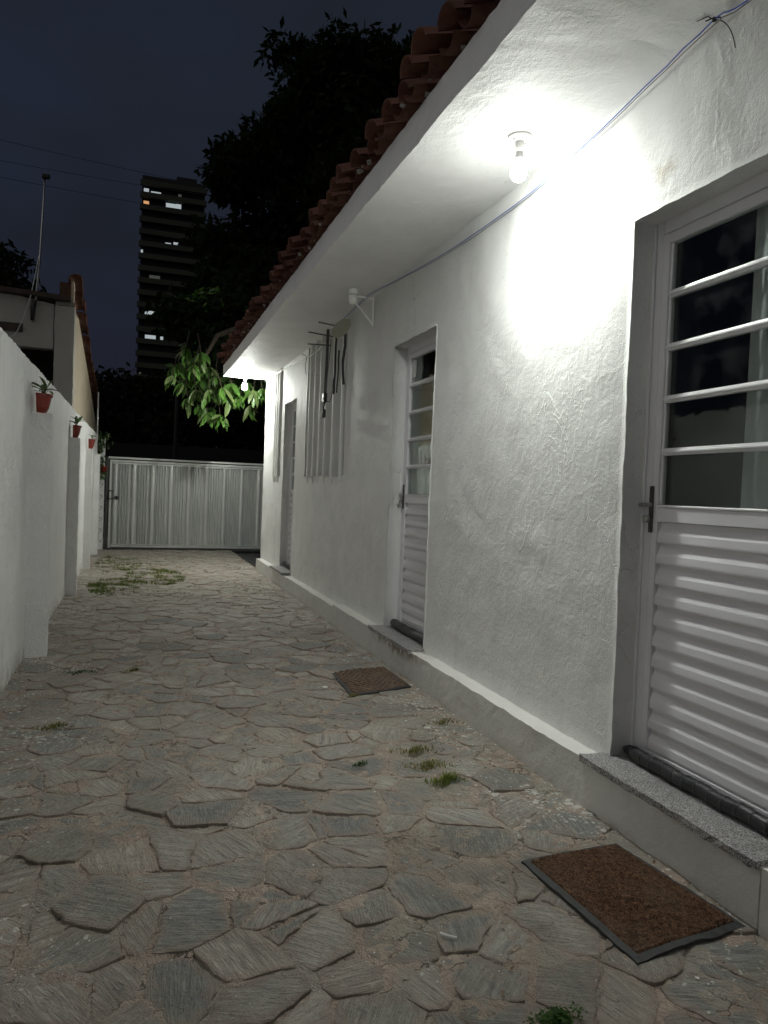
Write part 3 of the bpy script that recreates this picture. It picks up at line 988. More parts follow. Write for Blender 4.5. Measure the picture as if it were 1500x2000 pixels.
    # latch (bolt)
    if idx < 2:
        m = MB(); yl = yb - .006
        m.cbox(DX - .017, DX - .0085, yl - .010, yl + .012, 1.150, 1.338, .002)
        m.build('bolt', MAT['dark_steel'], d)
        m = MB(); m.cbox(DX - .030, DX - .0175, yl - .014, yl + .062, 1.254, 1.270, .003); m.build('bolt_bar', MAT['steel'], d)
        m = MB(); m.cbox(DX - .044, DX - .0175, yl - .006, yl + .020, 1.190, 1.220, .006); m.build('bolt_knob', MAT['steel'], d)
    if idx == 1:
        MB().box(DX + .003, DX + .0045, yb - .14, yb - .06, 2.155, 2.285).build('paper_note', MAT['paper'], d)
    return d
for i, (a, b_) in enumerate(DOORS): make_door(a, b_, i)

# curtains hanging inside
def curtain(y0, y1, z0, z1, x, mat, label, amp=.018, wl_=.11):
    vs = []; fs = []; n = int((y1 - y0) / .008); mz = 8
    for i in range(n + 1):
        y = y0 + (y1 - y0) * i / n
        for j in range(mz + 1):
            z = z0 + (z1 - z0) * j / mz
            vs.append((x + amp * math.sin(y / wl_ * 2 * PI + .3 * math.sin(z * 2)) * (1.15 - .3 * j / mz), y, z))
    for i in range(n):
        for j in range(mz):
            a = i * (mz + 1) + j; fs.append((a, a + 1, a + mz + 2, a + mz + 1))
    o = MB().add(vs, fs, True).build('curtain', MAT[mat])
    return tag(o, label, 'curtain')
curtain(1.72, 2.145, .30, 2.50, 2.052, 'curtain_cloth', 'pale curtain drawn aside behind the panes of the nearest door')
curtain(4.74, 5.56, 1.05, 1.655, 2.045, 'half_curtain', 'grey half curtain behind the lower panes of the middle door', .010, .09)
curtain(9.35, 10.09, 1.05, 1.66, 2.045, 'half_curtain', 'grey half curtain behind the lower panes of the far door', .010, .09)

# ---- windows: deep vertical fins in a recess
def make_window(y0, y1, z0, ys, idx):
    w = empty('window'); w.parent = house; w.matrix_parent_inverse = PINV
    w['label'] = ['wide opening closed by tall white concrete fins', 'narrow finned opening next to the house corner'][idx]
    MB().box(2.0, 2.03, y0 - .01, y1 + .01, z0 - .01, 2.95).build('backing', MAT['wall_plaster'], w)
    f0 = None
    for y in ys:
        m = rough_box(1.868, 1.999, -.019, .019, z0 - .004, 2.945, .045, .002, 6, .04, edge=.001)
        m.add([(1.868, -.017, z0), (1.868, .017, z0), (1.882, .006, z0 - .085), (1.882, -.004, z0 - .085), (1.90, -.017, z0), (1.90, .017, z0), (1.90, .004, z0 - .08), (1.90, -.004, z0 - .08)],
              [(0, 1, 2, 3), (1, 5, 6, 2), (4, 0, 3, 7), (3, 2, 6, 7)])
        o = m.build('fin', MAT['wall_plaster'], w)
        o.location.y = y + rnd.uniform(-.006, .006)
    for a, b_ in zip([y0] + ys, ys + [y1]):
        if b_ - a > .15:
            MB().box(1.992, 1.999, a + .05, b_ - .06, z0 + .03, z0 + .045).build('weep_slot', MAT['black_plastic'], w)
make_window(*WINS[0], [7.06, 7.40, 7.72, 7.98, 8.24, 8.50], 0)
make_window(*WINS[1], [10.42, 10.60, 10.74], 1)

# ================================================================== LAMPS
def lamp(x, y, z, mat, label, tilt=0):
    t = empty('ceiling_lamp', (x, y, z))
    tag(t, label, 'lamp', 'bare bulb lamps under the eave')
    m = MB().lathe([(0, 0), (.056, 0), (.058, -.004), (.056, -.010), (.047, -.015), (.030, -.020), (.022, -.024), (0, -.024)], 28)
    m.build('base_plate', MAT['white_plastic'], t, fix=True)
    m = MB().lathe([(.0215, -.022), (.0225, -.030), (.0205, -.066), (.019, -.068), (.0, -.068)], 20)
    m.build('socket', MAT['white_plastic'], t, fix=True)
    m = MB().lathe([(.0, -.0685), (.0165, -.069), (.0185, -.092), (.024, -.104)], 20)
    m.build('bulb_neck', MAT['grey_plastic'], t, fix=True)
    prof = [(.024, -.104)] + [(.040 * math.sin(a), -.142 - .040 * math.cos(a) * 1.0) for a in [PI * k / 10 for k in range(7, -1, -1)][0:]]
    prof = [(.024, -.1045), (.033, -.118), (.0385, -.135), (.040, -.152), (.0375, -.170), (.031, -.186), (.020, -.197), (.009, -.202), (.0, -.203)]
    m = MB().lathe(prof, 20)
    m.build('bulb', MAT[mat], t, fix=True)
    for k in (-1, 1):
        s = MB().lathe([(0, -.0225), (.0035, -.022), (.0035, -.019)], 8, (k * .036, k * .01, 0)).build('screw', MAT['dark_steel'], t, fix=True)
    return t
lamp(1.636, 3.15, 2.928, 'bulb_near', 'lit bulb in white round holder under the eave, close to the near door')
lamp(1.528, 11.46, 2.928, 'bulb_far', 'lit bulb at the far end of the eave, in front of the green leaves')

# ================================================================== WALL FITTINGS
def cable(name, pts, r_, mat, label, cat='cable', sub=4, sag=0.0, jit=.002, seed=0):
    R = random.Random(seed); P = [Vector(p) for p in pts]; out = []
    for i in range(len(P) - 1):
        for k in range(sub):
            t_ = k / sub
            p0 = P[max(i - 1, 0)]; p1 = P[i]; p2 = P[i + 1]; p3 = P[min(i + 2, len(P) - 1)]
            q = .5 * ((2 * p1) + (p2 - p0) * t_ + (2 * p0 - 5 * p1 + 4 * p2 - p3) * t_ * t_ + (3 * p1 - p0 - 3 * p2 + p3) * t_ ** 3)
            q += Vector((R.uniform(-jit, jit), 0, R.uniform(-jit, jit)))
            out.append(q)
    out.append(P[-1])
    o = MB().tube(out, r_, 6).build(name, MAT[mat])
    if label: tag(o, label, cat)
    return o
def onx(x, yz):  # slide a measured wall point to another distance from the camera along its ray
    k = x / 1.89
    return (x, yz[0] * k, 1.27 + (yz[1] - 1.27) * k)
cp = [(1.60, 2.955), (2.06, 2.955), (2.213, 2.978), (2.557, 2.934), (3.018, 2.877), (3.698, 2.835), (4.705, 2.86), (5.6, 2.925), (6.30, 2.985), (6.85, 2.97), (7.15, 2.95)]
xs = [1.82, 1.82, 1.815, 1.835, 1.85, 1.868, 1.865, 1.845, 1.81, 1.79, 1.79]
pts = [onx(x, p) for x, p in zip(xs, cp)]
cable('blue_cable', pts, .0026, 'blue_wire', 'thin blue cable strung under the eave along the house wall', seed=1)
cable('grey_cable', [(p[0] + .006, p[1] + .01, p[2] - .007 + .004 * math.sin(i * 2)) for i, p in enumerate(pts)], .0021, 'grey_wire', 'thin dark grey cable twisted along the blue one below the eave', seed=2)
kx = onx(1.815, (2.213, 2.978))
m = MB()
m.tube([(kx[0] + .02, kx[1] - .008, kx[2] + .008), (kx[0], kx[1], kx[2] + .008), (kx[0] - .024, kx[1] + .014, kx[2] - .002)], .0024, 6)
m.tube([(kx[0], kx[1] - .006, kx[2] - .006), (kx[0], kx[1], kx[2] + .006), (kx[0], kx[1] + .006, kx[2] - .004)], .0055, 6)
m.tube([(kx[0] + .035 * math.sin(a * 1.5), kx[1] - .085 * a + .02 * a * a, kx[2] - .02 * a - .10 * a * a) for a in [i / 10 for i in range(11)]], .0018, 6)
m.tube([(kx[0], kx[1], kx[2]), (kx[0] - .01, kx[1] + .02, kx[2] + .02), (kx[0] - .03, kx[1] + .05, kx[2] + .016)], .0018, 6)
tag(m.build('wire_tie', MAT['black_wire']), 'knotted dark wire tie with loose tails on the blue cable', 'wire tie')
pts2 = [(1.85, 7.55, 2.82), (1.86, 8.0, 2.80), (1.86, 8.6, 2.80), (1.865, 9.3, 2.845), (1.87, 10.1, 2.88), (1.87, 10.9, 2.90), (1.87, 11.66, 2.915)]
cable('white_cable', pts2, .006, 'white_wire', 'whitish cable bundle sagging from the fins to the far house corner', jit=.005, seed=3)
m = MB(); m.tube([(1.85, 8.62, 2.80), (1.84, 8.64, 2.70), (1.845, 8.60, 2.60)], .003, 6)
m.tube([(1.85, 8.63, 2.81), (1.82, 8.70, 2.85), (1.83, 8.8, 2.84)], .003, 6)
tag(m.build('loose_wire', MAT['black_wire']), 'short loose wire end hanging from the whitish cable', 'wire')

# bracket and dome camera
br = empty('wall_bracket', (1.88, 6.15, 2.9)); tag(br, 'white triangular shelf bracket under the eave, between fins and middle door', 'bracket')
m = MB(); m.cbox(-.012, 0, -.012, .012, -.225, .02, .002); m.build('upright', MAT['white_plastic'], br)
m = MB(); m.cbox(-.24, -.0125, -.010, .010, .002, .018, .002); m.build('arm', MAT['white_plastic'], br)
m = MB(); Mb = Matrix.Translation((-.205, 0, 0)) @ Matrix.Rotation(R_(46.5), 4, 'Y')
m.cbox(0, .295, -.011, .011, -.004, .004, .001, Mb); m.build('brace', MAT['white_plastic'], br)
cd = empty('security_camera', (1.655, 6.0, 2.925)); tag(cd, 'small white dome camera hanging beside the triangular bracket', 'camera')
MB().lathe([(0, 0), (.034, 0), (.038, -.006), (.038, -.045), (0, -.045)], 20).build('housing', MAT['white_plastic'], cd, fix=True)
MB().lathe([(0, -.0455), (.041, -.0455), (.041, -.052), (0, -.052)], 20).build('ring', MAT['grey_plastic'], cd, fix=True)
MB().lathe([(0, -.0525), (.036, -.0525), (.036, -.095), (.031, -.112), (.018, -.124), (0, -.128)], 20).build('dome', MAT['white_plastic'], cd, fix=True)
MB().lathe([(0, 0), (.006, 0), (.006, .02), (0, .02)], 8).build('stem', MAT['white_plastic'], cd, fix=True)

# antenna at the finned window
an = empty('tv_antenna', (1.80, 7.0, 2.7)); tag(an, 'old television antenna with three dark rods and a beige plate on the fins', 'antenna')
def lp(x, y, z): return (x - 1.80, y - 7.0, z - 2.7)
m = MB(); m.tube([lp(1.80, 7.42, 2.885), lp(1.80, 7.42, 2.62), lp(1.80, 7.44, 2.26)], .015, 8); m.build('mast', MAT['dark_steel'], an)
for a, c in ((( 1.80, 6.76, 2.775), (1.55, 6.77, 2.80)), ((1.80, 7.12, 2.755), (1.55, 7.19, 2.79)), ((1.80, 7.28, 2.70), (1.55, 7.19, 2.675))):
    MB().tube([lp(*a), lp(*c)], .0065, 6).build('rod', MAT['dark_steel'], an)
M_ = Matrix.Translation(Vector(lp(1.74, 6.66, 2.745))) @ Matrix.Rotation(R_(-20), 4, 'Z') @ Matrix.Rotation(R_(18), 4, 'X') @ Matrix.Rotation(R_(35), 4, 'Y')
poly = [(a * .72, c * .95) for a, c in [(-.085, -.075), (-.03, -.115), (.045, -.10), (.085, -.02), (.075, .075), (.02, .115), (-.055, .08), (-.09, .0)]]
m = MB().prism(poly, 'y', -.012, .012); m.v = [tuple(M_ @ Vector(p)) for p in m.v]
m.build('plate', MAT['old_plastic'], an, fix=True)
m = MB(); m.cbox(-.03, .03, -.04, .04, -.03, .03, .008, Matrix.Translation(Vector(lp(1.80, 6.78, 2.80)))); m.build('clamp', MAT['dark_steel'], an)
# hanging leads
def hang(name, pts, r_, mat, label, cat='cable'):
    return cable(name, pts, r_, mat, label, cat, jit=.002, seed=len(label))
hang('hanging_lead', [(1.80, 6.74, 2.80), (1.80, 6.74, 2.6), (1.79, 6.76, 2.45), (1.80, 6.74, 2.25)], [.013] * 13, 'black_wire', 'thick black lead hanging straight down below the antenna plate, nearest the bracket')
hang('hanging_lead', [(1.80, 7.08, 2.77), (1.80, 7.08, 2.5), (1.80, 7.10, 2.2)], [.011] * 9, 'black_wire', 'black lead hanging between two fins, middle of the hanging ones')
hang('wire_loop', [(1.79, 7.24, 2.76), (1.79, 7.28, 2.55), (1.79, 7.38, 2.3), (1.79, 7.36, 2.18), (1.79, 7.24, 2.14), (1.79, 7.14, 2.19), (1.79, 7.10, 2.35)], .0035, 'black_wire', 'thin wire making a loop beside the antenna mast')
hang('hanging_lead', [(1.80, 6.95, 2.60), (1.80, 6.96, 2.4), (1.80, 6.99, 2.20)], [.008] * 9, 'black_wire', 'shortest black lead ending in a frayed end under the beige plate')
ps = empty('power_strip', (1.80, 7.46, 2.26)); tag(ps, 'dark adapter and plug hanging at the bottom of the antenna mast', 'plug')
m = MB(); m.cbox(-.02, .02, -.035, .045, -.11, .0, .012); m.build('adapter', MAT['black_plastic'], ps)
m = MB(); m.tube([(0, .0, -.108), (0, .03, -.15), (0, .035, -.18)], .008, 6); m.build('lead', MAT['black_wire'], ps)
m = MB(); m.cbox(-.018, .018, -.005, .06, -.255, -.17, .008); m.build('plug', MAT['black_plastic'], ps)

# ================================================================== BOUNDARY WALL
bw = empty('boundary_wall', (-.75, 6, 0)); tag(bw, 'low white roughcast wall with short pilasters on the left of the alley', 'wall')
BINV = Matrix.Translation((.75, -6, 0))
def bpart(mb, name, mat, parent=bw):
    o = mb.build(name, mat); o.parent = bw; o.matrix_parent_inverse = BINV; return o
def boundary():
    m = rough_box(-.86, -.712, -3.0, 14.7, -.03, 2.065, .06, .005, 2.5, .05, edge=.005)
    # long wall leans in a few centimetres towards the gate
    m.v = [(x + max(0, (y - 4)) * .0045, y, z + (.045 * (y / 15))) for x, y, z in m.v]
    bpart(m, 'wall_face', MAT['boundary_plaster'])
    for y, w_ in ((-.15, .15), (2.85, .15), (5.86, .15), (8.93, .12), (11.65, .10), (13.9, .10)):
        xw = -.712 + max(0, y - 4) * .0045
        m = rough_box(xw - .02, xw + w_ - .01, y - .065, y + .065, -.03, 1.735, .035, .005, 5, .035, edge=.003)
        bpart(m, 'pilaster', MAT['pilaster_plaster'])
boundary()

def leaf_shape(L, W, fold=.25, droop=.35, nseg=4):
    """folded, drooping leaf along +Y, tip away; about 16 triangles"""
    vs = []; fs = []
    for i in range(nseg + 1):
        t_ = i / nseg; w_ = W * .5 * math.sin(PI * (t_ * .92 + .04)) ** .8
        y = L * t_; z = -droop * L * t_ * t_
        if i == nseg: w_ = 0.0008
        vs += [(-w_, y, z + w_ * fold), (0, y, z), (w_, y, z + w_ * fold)]
    for i in range(nseg):
        a = i * 3; fs += [(a, a + 1, a + 4, a + 3), (a + 1, a + 2, a + 5, a + 4)]
    return vs, fs

def pot(x, y, z, label, n, seed, fol='pot_leaf', s=1.0):
    R = random.Random(seed)
    t = empty('potted_plant', (x, y, z), R.uniform(-.1, .1)); tag(t, label, 'plant pot', 'red half-round pots on the pilasters')
    # half-round: flat at the wall (-X side), bulging to +X
    def half(prof):
        m = MB(); seg = 14; vs = []; fs = []
        for rr, zz in prof:
            for k in range(seg + 1):
                a = -PI / 2 + PI * k / seg
                vs.append((math.cos(a) * rr * 1.05, math.sin(a) * rr, zz))
        w_ = seg + 1
        for i in range(len(prof) - 1):
            for k in range(seg):
                fs.append((i * w_ + k, i * w_ + k + 1, (i + 1) * w_ + k + 1, (i + 1) * w_ + k))
            fs.append((i * w_ + seg, i * w_, (i + 1) * w_, (i + 1) * w_ + seg))
        fs.append(tuple(range(w_))[::-1])
        fs.append(tuple(range((len(prof) - 1) * w_, len(prof) * w_)))
        return m.add(vs, fs, False)
    half([(.048 * s, 0), (.066 * s, .04), (.078 * s, .105), (.079 * s, .112)]).build('pot', MAT['red_pot'], t, fix=True)
    half([(.080 * s, .1125), (.087 * s, .115), (.088 * s, .133), (.084 * s, .136)]).build('rim', MAT['red_pot'], t, fix=True)
    MB().add([(0, -.07, .137), (.07, -.03, .1375), (.07, .03, .1375), (0, .07, .137)], [(0, 1, 2, 3)]).build('soil', MAT['soil'], t)
    m = MB()
    for k in range(n):
        L = R.uniform(.05, .11); vs, fs = leaf_shape(L, L * R.uniform(.25, .5), .3, R.uniform(.1, .8))
        M = Matrix.Translation((.03 + R.uniform(-.02, .03), R.uniform(-.045, .05), .135 + R.uniform(0, .05))) @ Matrix.Rotation(R.uniform(0, 6.28), 4, 'Z') @ Matrix.Rotation(R.uniform(.1, 1.3), 4, 'X')
        m.add([M @ Vector(p) for p in vs], fs, True)
        p = M @ Vector((0, 0, 0)); m.tube([(.03, 0, .13), tuple(p)], .0015, 4)
    m.build('foliage', MAT[fol], t)
    return t
pot(-.665, 5.86, 1.737, 'nearest red half pot with a spiky green plant on the white wall', 16, 1, s=1.05)
pot(-.66, 8.93, 1.737, 'second red half pot with trailing sprigs, between the other two', 12, 2, s=1.0)
pot(-.64, 11.65, 1.737, 'farthest red half pot on the pilaster next to the creeper', 6, 3, s=.95)
# small flower stalk on the wall top
m = MB(); Rf = random.Random(5)
for k in range(9):
    vs, fs = leaf_shape(.06, .02, .3, .4); M = Matrix.Translation((-.76, 7.95 + Rf.uniform(-.05, .05), 2.06 + Rf.uniform(0, .03))) @ Matrix.Rotation(Rf.uniform(0, 6.28), 4, 'Z') @ Matrix.Rotation(Rf.uniform(.2, 1.3), 4, 'X')
    m.add([M @ Vector(p) for p in vs], fs, True)
m.tube([(-.75, 8.0, 2.06), (-.74, 8.02, 2.16)], .006, 5)
tag(m.build('wall_weed', MAT['pot_leaf']), 'little weed growing on top of the white wall between the first two pots', 'weed')

# ================================================================== GATE END
gp = empty('gate_post', (-.62, 14.95, 0)); tag(gp, 'pale post wrapped in wire mesh between the white wall and the gate', 'post')
m = rough_box(-.085, .085, -.07, .07, -.03, 2.06, .05, .004, 5, .04, edge=.002); m.build('post', MAT['pilaster_plaster'], gp)
m = MB()
for k in range(18):
    z = .15 + k * .105; s = 1 if k % 2 else -1
    m.tube([(-.07 * s, -.078, z), (.07 * s, -.078, z + .105)], .0028, 4); m.tube([(-.03 * s, -.078, z), (-.07 * s, -.078, z + .05)], .0028, 4)
m.build('wire_mesh', MAT['dark_steel'], gp)
m = MB().box(-.515, -.470, 14.98, 15.03, -.02, 1.72)
tag(m.build('gate_jamb', MAT['dark_steel']), 'dark steel jamb standing just left of the ribbed gate', 'post')
tag(MB().tube([(-.665, 14.6, 2.0), (-.668, 14.6, 2.88)], .014, 8).build('thin_pole', MAT['galvanised']), 'thin pale metal pole rising above the far end of the white wall', 'pole')
def creeper():
    t = empty('creeper', (-.62, 14.86, 2.05)); tag(t, 'pale green creeper tumbling over the mesh-wrapped post', 'plant')
    R = random.Random(9); m = MB()
    for k in range(230):
        if k < 120: c = Vector((R.gauss(.02, .07), R.gauss(-.02, .05), R.gauss(.0, .07)))
        else:
            tt = R.random(); c = Vector((.02 - .03 * math.sin(tt * 5) + R.gauss(0, .025 + .02 * tt), -.03 + R.gauss(0, .02), -.08 - tt * .62))
        L = R.uniform(.035, .075); vs, fs = leaf_shape(L, L * .75, .2, .4, 3)
        M = Matrix.Translation(c) @ Matrix.Rotation(R.uniform(0, 6.28), 4, 'Z') @ Matrix.Rotation(R.uniform(-1.4, .5), 4, 'X')
        m.add([M @ Vector(p) for p in vs], fs, True)
    m.build('foliage', MAT['pot_leaf'], t)
    MB().tube([(0, -.02, 0), (.0, -.04, -.25), (.03, -.05, -.5), (.0, -.05, -.72)], .005, 5).build('stem', MAT['bark'], t)
creeper()
t = empty('hanging_pot', (-.545, 14.84, 1.44)); tag(t, 'little red pot hanging low on the post beside the gate', 'plant pot')
MB().lathe([(0, 0), (.045, 0), (.06, .09), (.066, .095), (.066, .11), (.055, .11), (.05, .08), (0, .08)], 14).build('pot', MAT['red_pot'], t, fix=True)

def gate():
    g_ = empty('metal_gate', (-.45, 15.0, 0)); tag(g_, 'silver sliding gate of vertical ribbed metal sheet at the end of the alley', 'gate')
    W_ = 3.7
    m = MB()
    m.cbox(0, .045, -.02, .02, .03, 1.69, .006); m.cbox(W_ - .045, W_, -.02, .02, .03, 1.69, .006)
    m.cbox(.046, W_ - .046, -.02, .02, .045, .085, .006); m.cbox(.046, W_ - .046, -.02, .02, 1.645, 1.69, .006)
    m.build('frame', MAT['galvanised'], g_)
    MB().cbox(-.03, W_, -.03, .025, 1.705, 1.745, .008).build('top_rail', MAT['galvanised'], g_)
    MB().cbox(-.03, W_, -.045, .03, -.005, .025, .006).build('bottom_track', MAT['dark_steel'], g_)
    MB().cbox(.055, W_ - .05, -.028, -.0205, 1.61, 1.638, .003).build('upper_strip', MAT['galvanised'], g_)
    MB().cbox(.055, W_ - .05, -.028, -.0205, .092, .112, .003).build('lower_strip', MAT['galvanised'], g_)
    # one sheet: a wide round rib, then four narrow ones
    pit = .335
    prof = []
    def arc(x0, x1, d, n):
        for i in range(n + 1):
            a = PI * i / n
            prof.append((x0 + (x1 - x0) * (1 - math.cos(a)) / 2, -d * math.sin(a)))
    prof.append((0, .04)); prof.append((.014, .04)); arc(.018, .116, .034, 8); prof.append((.120, .04)); prof.append((.134, .04))
    x = .140
    for k in range(4):
        arc(x, x + .028, .030, 5); prof.append((x + .029, .03)); prof.append((x + .043, .03)); x += .046
    prof.append((pit - .001, .02))
    vs = []; fs = []
    for z in (.088, 1.642):
        vs += [(a, b_ + .014, z) for a, b_ in prof]
    n = len(prof)
    for i in range(n - 1): fs.append((i, i + 1, i + 1 + n, i + n))
    first = None; k = 0; x = .047
    while x + pit < W_ - .03:
        if first is None:
            first = MB().add(vs, fs, False).build('sheet', MAT['galvanised'], g_); first.location.x = x
        else:
            c = first.copy(); COL.objects.link(c); c.parent = g_; c.location.x = x; c.rotation_euler.z = rnd.uniform(-.006, .006)
        x += pit
    m = MB(); m.cbox(.10, .17, -.06, -.03, .95, 1.01, .008); m.build('lock_box', MAT['black_plastic'], g_)
    m = MB(); m.tube([(-.02, -.03, 1.08), (.02, -.07, 1.11), (.09, -.05, 1.10)], .010, 6); m.tube([(-.03, -.03, .93), (.04, -.06, .96), (.10, -.045, .975)], .009, 6)
    m.tube([(-.02, -.04, 1.05), (-.03, -.05, .99), (-.02, -.04, .92)], .008, 6)
    m.build('chain', MAT['black_plastic'], g_)
gate()

# ================================================================== MATS
def doormat(name, corners, label, mat, pattern):
    t = empty(name, (0, 0, 0)); tag(t, label, 'doormat')
    c = [Vector((p[0], p[1], 0)) for p in corners]  # far-left, far-right, near-right, near-left
    cen = sum(c, Vector()) / 4; t.location = cen; c = [p - cen for p in c]
    def P(u_, v_): return c[0].lerp(c[1], u_).lerp(c[3].lerp(c[2], u_), v_)
    def height(u_, v_):
        z = .019 + .003 * math.sin(u_ * 5 + v_ * 3)
        if pattern == 'pile' and v_ > .9: z += (v_ - .9) * .12 * max(0, math.sin(u_ * PI * 1.6 - .3))
        if pattern == 'ribs' and v_ < .15: z += (.15 - v_) * .06 * max(0, math.sin(u_ * PI * 1.4))
        return z
    nu, nv = 40, 52
    def slab(u0, u1, v0, v1, th, dz, jz, nu_, nv_, name_, mat_, wob=0.0):
        vs = []; fs = []
        for j in range(nv_ + 1):
            for i in range(nu_ + 1):
                uu = u0 + (u1 - u0) * i / nu_; vv = v0 + (v1 - v0) * j / nv_
                p = P(uu, vv)
                ed = i in (0, nu_) or j in (0, nv_)
                z = height(uu, vv) + dz - (th if ed else 0) + (0 if ed else jz(uu, vv, p))
                k = wob * fbm((p.x, p.y, 3), 14, 2)
                vs.append((p.x + k, p.y + k, z))
        for j in range(nv_):
            for i in range(nu_):
                a = j * (nu_ + 1) + i; fs.append((a, a + nu_ + 1, a + nu_ + 2, a + 1))
        n0 = nu_ + 1
        rim = [i for i in range(n0)] + [j * n0 + nu_ for j in range(1, nv_ + 1)] + [nv_ * n0 + i for i in range(nu_ - 1, -1, -1)] + [j * n0 for j in range(nv_ - 1, 0, -1)]
        b0 = len(vs); vs += [(vs[i][0], vs[i][1], vs[i][2] - .009) for i in rim]
        for k in range(len(rim)):
            k2 = (k + 1) % len(rim); fs.append((rim[k], rim[k2], b0 + k2, b0 + k))
        return MB().add(vs, fs, False).build(name_, mat_, t)
    slab(0, 1, 0, 1, .004, .001, lambda a, b_, p: 0, 24, 24, 'border', MAT['rubber_border'], .006)
    if pattern == 'pile':
        R = random.Random(3)
        slab(.05, .95, .035, .958, .004, .0045, lambda a, b_, p: R.uniform(-.0018, .0055), 110, 150, 'pile', mat)
    else:
        def ribs(a, b_, p):
            q = abs(a - .5) + abs(b_ - .5)
            return .004 if math.sin(q * 2 * PI * 9) > .0 else -.004
        slab(.04, .96, .035, .965, .004, .005, ribs, 120, 120, 'ribbed_pile', mat)
    return t
doormat('doormat', [(1.305, 2.274), (1.722, 2.318), (1.770, 1.748), (1.337, 1.683)], 'brown coir doormat with black rubber border in front of the nearest door', MAT['coir'], 'pile')
doormat('doormat', [(1.320, 4.97), (1.746, 5.115), (1.743, 4.543), (1.298, 4.413)], 'worn doormat with diamond ribs in front of the middle door', MAT['coir_worn'], 'ribs')

# ================================================================== WEEDS
def tuft(x, y, label, n, r_, h, mat='weed_leaf', seed=0, broad=False, group='weeds growing between the slates', kind=None, name='grass_tuft'):
    R = random.Random(seed * 13 + 5); m = MB()
    for k in range(n):
        a = R.uniform(0, 6.28); d = r_ * R.random() * 1.35; bx, by = math.cos(a) * d, math.sin(a) * d * .40 + (.02 * math.sin(math.cos(a) * d * 40) if not broad else 0)
        L = h * R.uniform(.25, 1.2) * (1.2 - .7 * d / (r_ * 1.35)); th = R.uniform(0, 6.28); le = R.uniform(.3, 1.0) * L
        if broad:
            vs, fs = leaf_shape(L * .45, L * .3, .2, .4, 3)
            M = Matrix.Translation((bx, by, R.uniform(.005, h * .6))) @ Matrix.Rotation(th, 4, 'Z') @ Matrix.Rotation(R.uniform(-.2, 1.0), 4, 'X')
            m.add([M @ Vector(p) for p in vs], fs, True)
        else:
            w_ = R.uniform(.0012, .0024)
            dx_, dy_ = math.cos(th), math.sin(th)
            vs = [(bx - dy_ * w_, by + dx_ * w_, 0), (bx + dy_ * w_, by - dx_ * w_, 0),
                  (bx + dx_ * le * .4 + dy_ * w_, by + dy_ * le * .4 - dx_ * w_, L * .55), (bx + dx_ * le * .4 - dy_ * w_, by + dy_ * le * .4 + dx_ * w_, L * .55),
                  (bx + dx_ * le, by + dy_ * le, L * R.uniform(.4, .8))]
            m.add(vs, [(0, 1, 2, 3), (3, 2, 4)])
    o = m.build(name, MAT[mat]); o.location = (x, y, .011)
    if kind: o['kind'] = kind
    else: tag(o, label, 'weed', group)
    return o
tuft(1.345, 3.40, 'dry yellowish grass tuft, farthest back of the three in a row beside the plinth', 190, .10, .035, 'dry_grass', 1)
tuft(1.33, 3.20, 'flat half-dry grass tuft in the middle of the three beside the plinth', 240, .10, .035, 'dry_grass', 2)
tuft(1.335, 3.01, 'greenest grass tuft at the corner of a big slate, in front of two drier ones', 320, .075, .045, 'weed_yellow', 3)
tuft(1.00, 1.545, 'dark leafy weed clump at the bottom edge near the large grey slate', 420, .065, .03, 'weed_leaf_dark', 4, True)
tuft(-.36, 4.12, 'brownish grass tuft near the foot of the left white wall', 190, .08, .03, 'dry_grass', 5)
tuft(-.30, 5.27, 'thin tuft by the left wall, close to the nearest pilaster', 150, .09, .026, 'weed_leaf_dark', 6)
tuft(.03, 5.26, 'small dry tuft in the middle of the paving, level with the nearest pilaster', 120, .06, .03, 'dry_grass', 7)
tuft(1.66, 3.80, 'sparse tuft close to the plinth, between the two doormats', 160, .09, .025, 'dry_grass', 8)
tuft(1.02, 3.28, 'low dark tuft left of the yellowish grass tufts', 90, .05, .024, 'weed_leaf_dark', 9)
tuft(1.31, 4.40, 'dry tuft at the corner of the ribbed doormat', 100, .04, .03, 'dry_grass', 10)
# far patches by the gate: ground cover nobody could count
Rw = random.Random(77); m = MB()
def patch(cx, cy, rx, ry, n, h):
    for k in range(n):
        a = Rw.uniform(0, 6.28); d = math.sqrt(Rw.random())
        bx = cx + math.cos(a) * d * rx; by = cy + math.sin(a) * d * ry
        if fbm((bx * 3.4, by * 6.5, 2), 1.0, 4) < .24: continue
        L = h * Rw.uniform(.4, 1.3); th = Rw.uniform(0, 6.28); w_ = .004
        dx_, dy_ = math.cos(th), math.sin(th); le = L * .9
        m.add([(bx - dy_ * w_, by + dx_ * w_, 0), (bx + dy_ * w_, by - dx_ * w_, 0), (bx + dx_ * le, by + dy_ * le, L)], [(0, 1, 2)])
for (cx, cy, rx, ry, n, h) in ((-.2, 9.6, .30, .8, 6000, .045), (.30, 10.6, .40, .9, 8000, .045), (-.2, 12.4, .35, 1.4, 6000, .04), (.25, 9.0, .35, .2, 700, .03),
                               (.5, 12.5, .5, 1.2, 1500, .03), (1.3, 8.0, .35, .35, 500, .02), (1.2, 14.6, 1.2, .35, 500, .03), (1.5, 9.2, .2, .5, 300, .02)):
    patch(cx, cy, rx, ry, n, h)
o = m.build('weed_cover', MAT['weed_leaf']); o['kind'] = 'stuff'; o['label'] = 'patches of low green weeds in the joints near the gate'
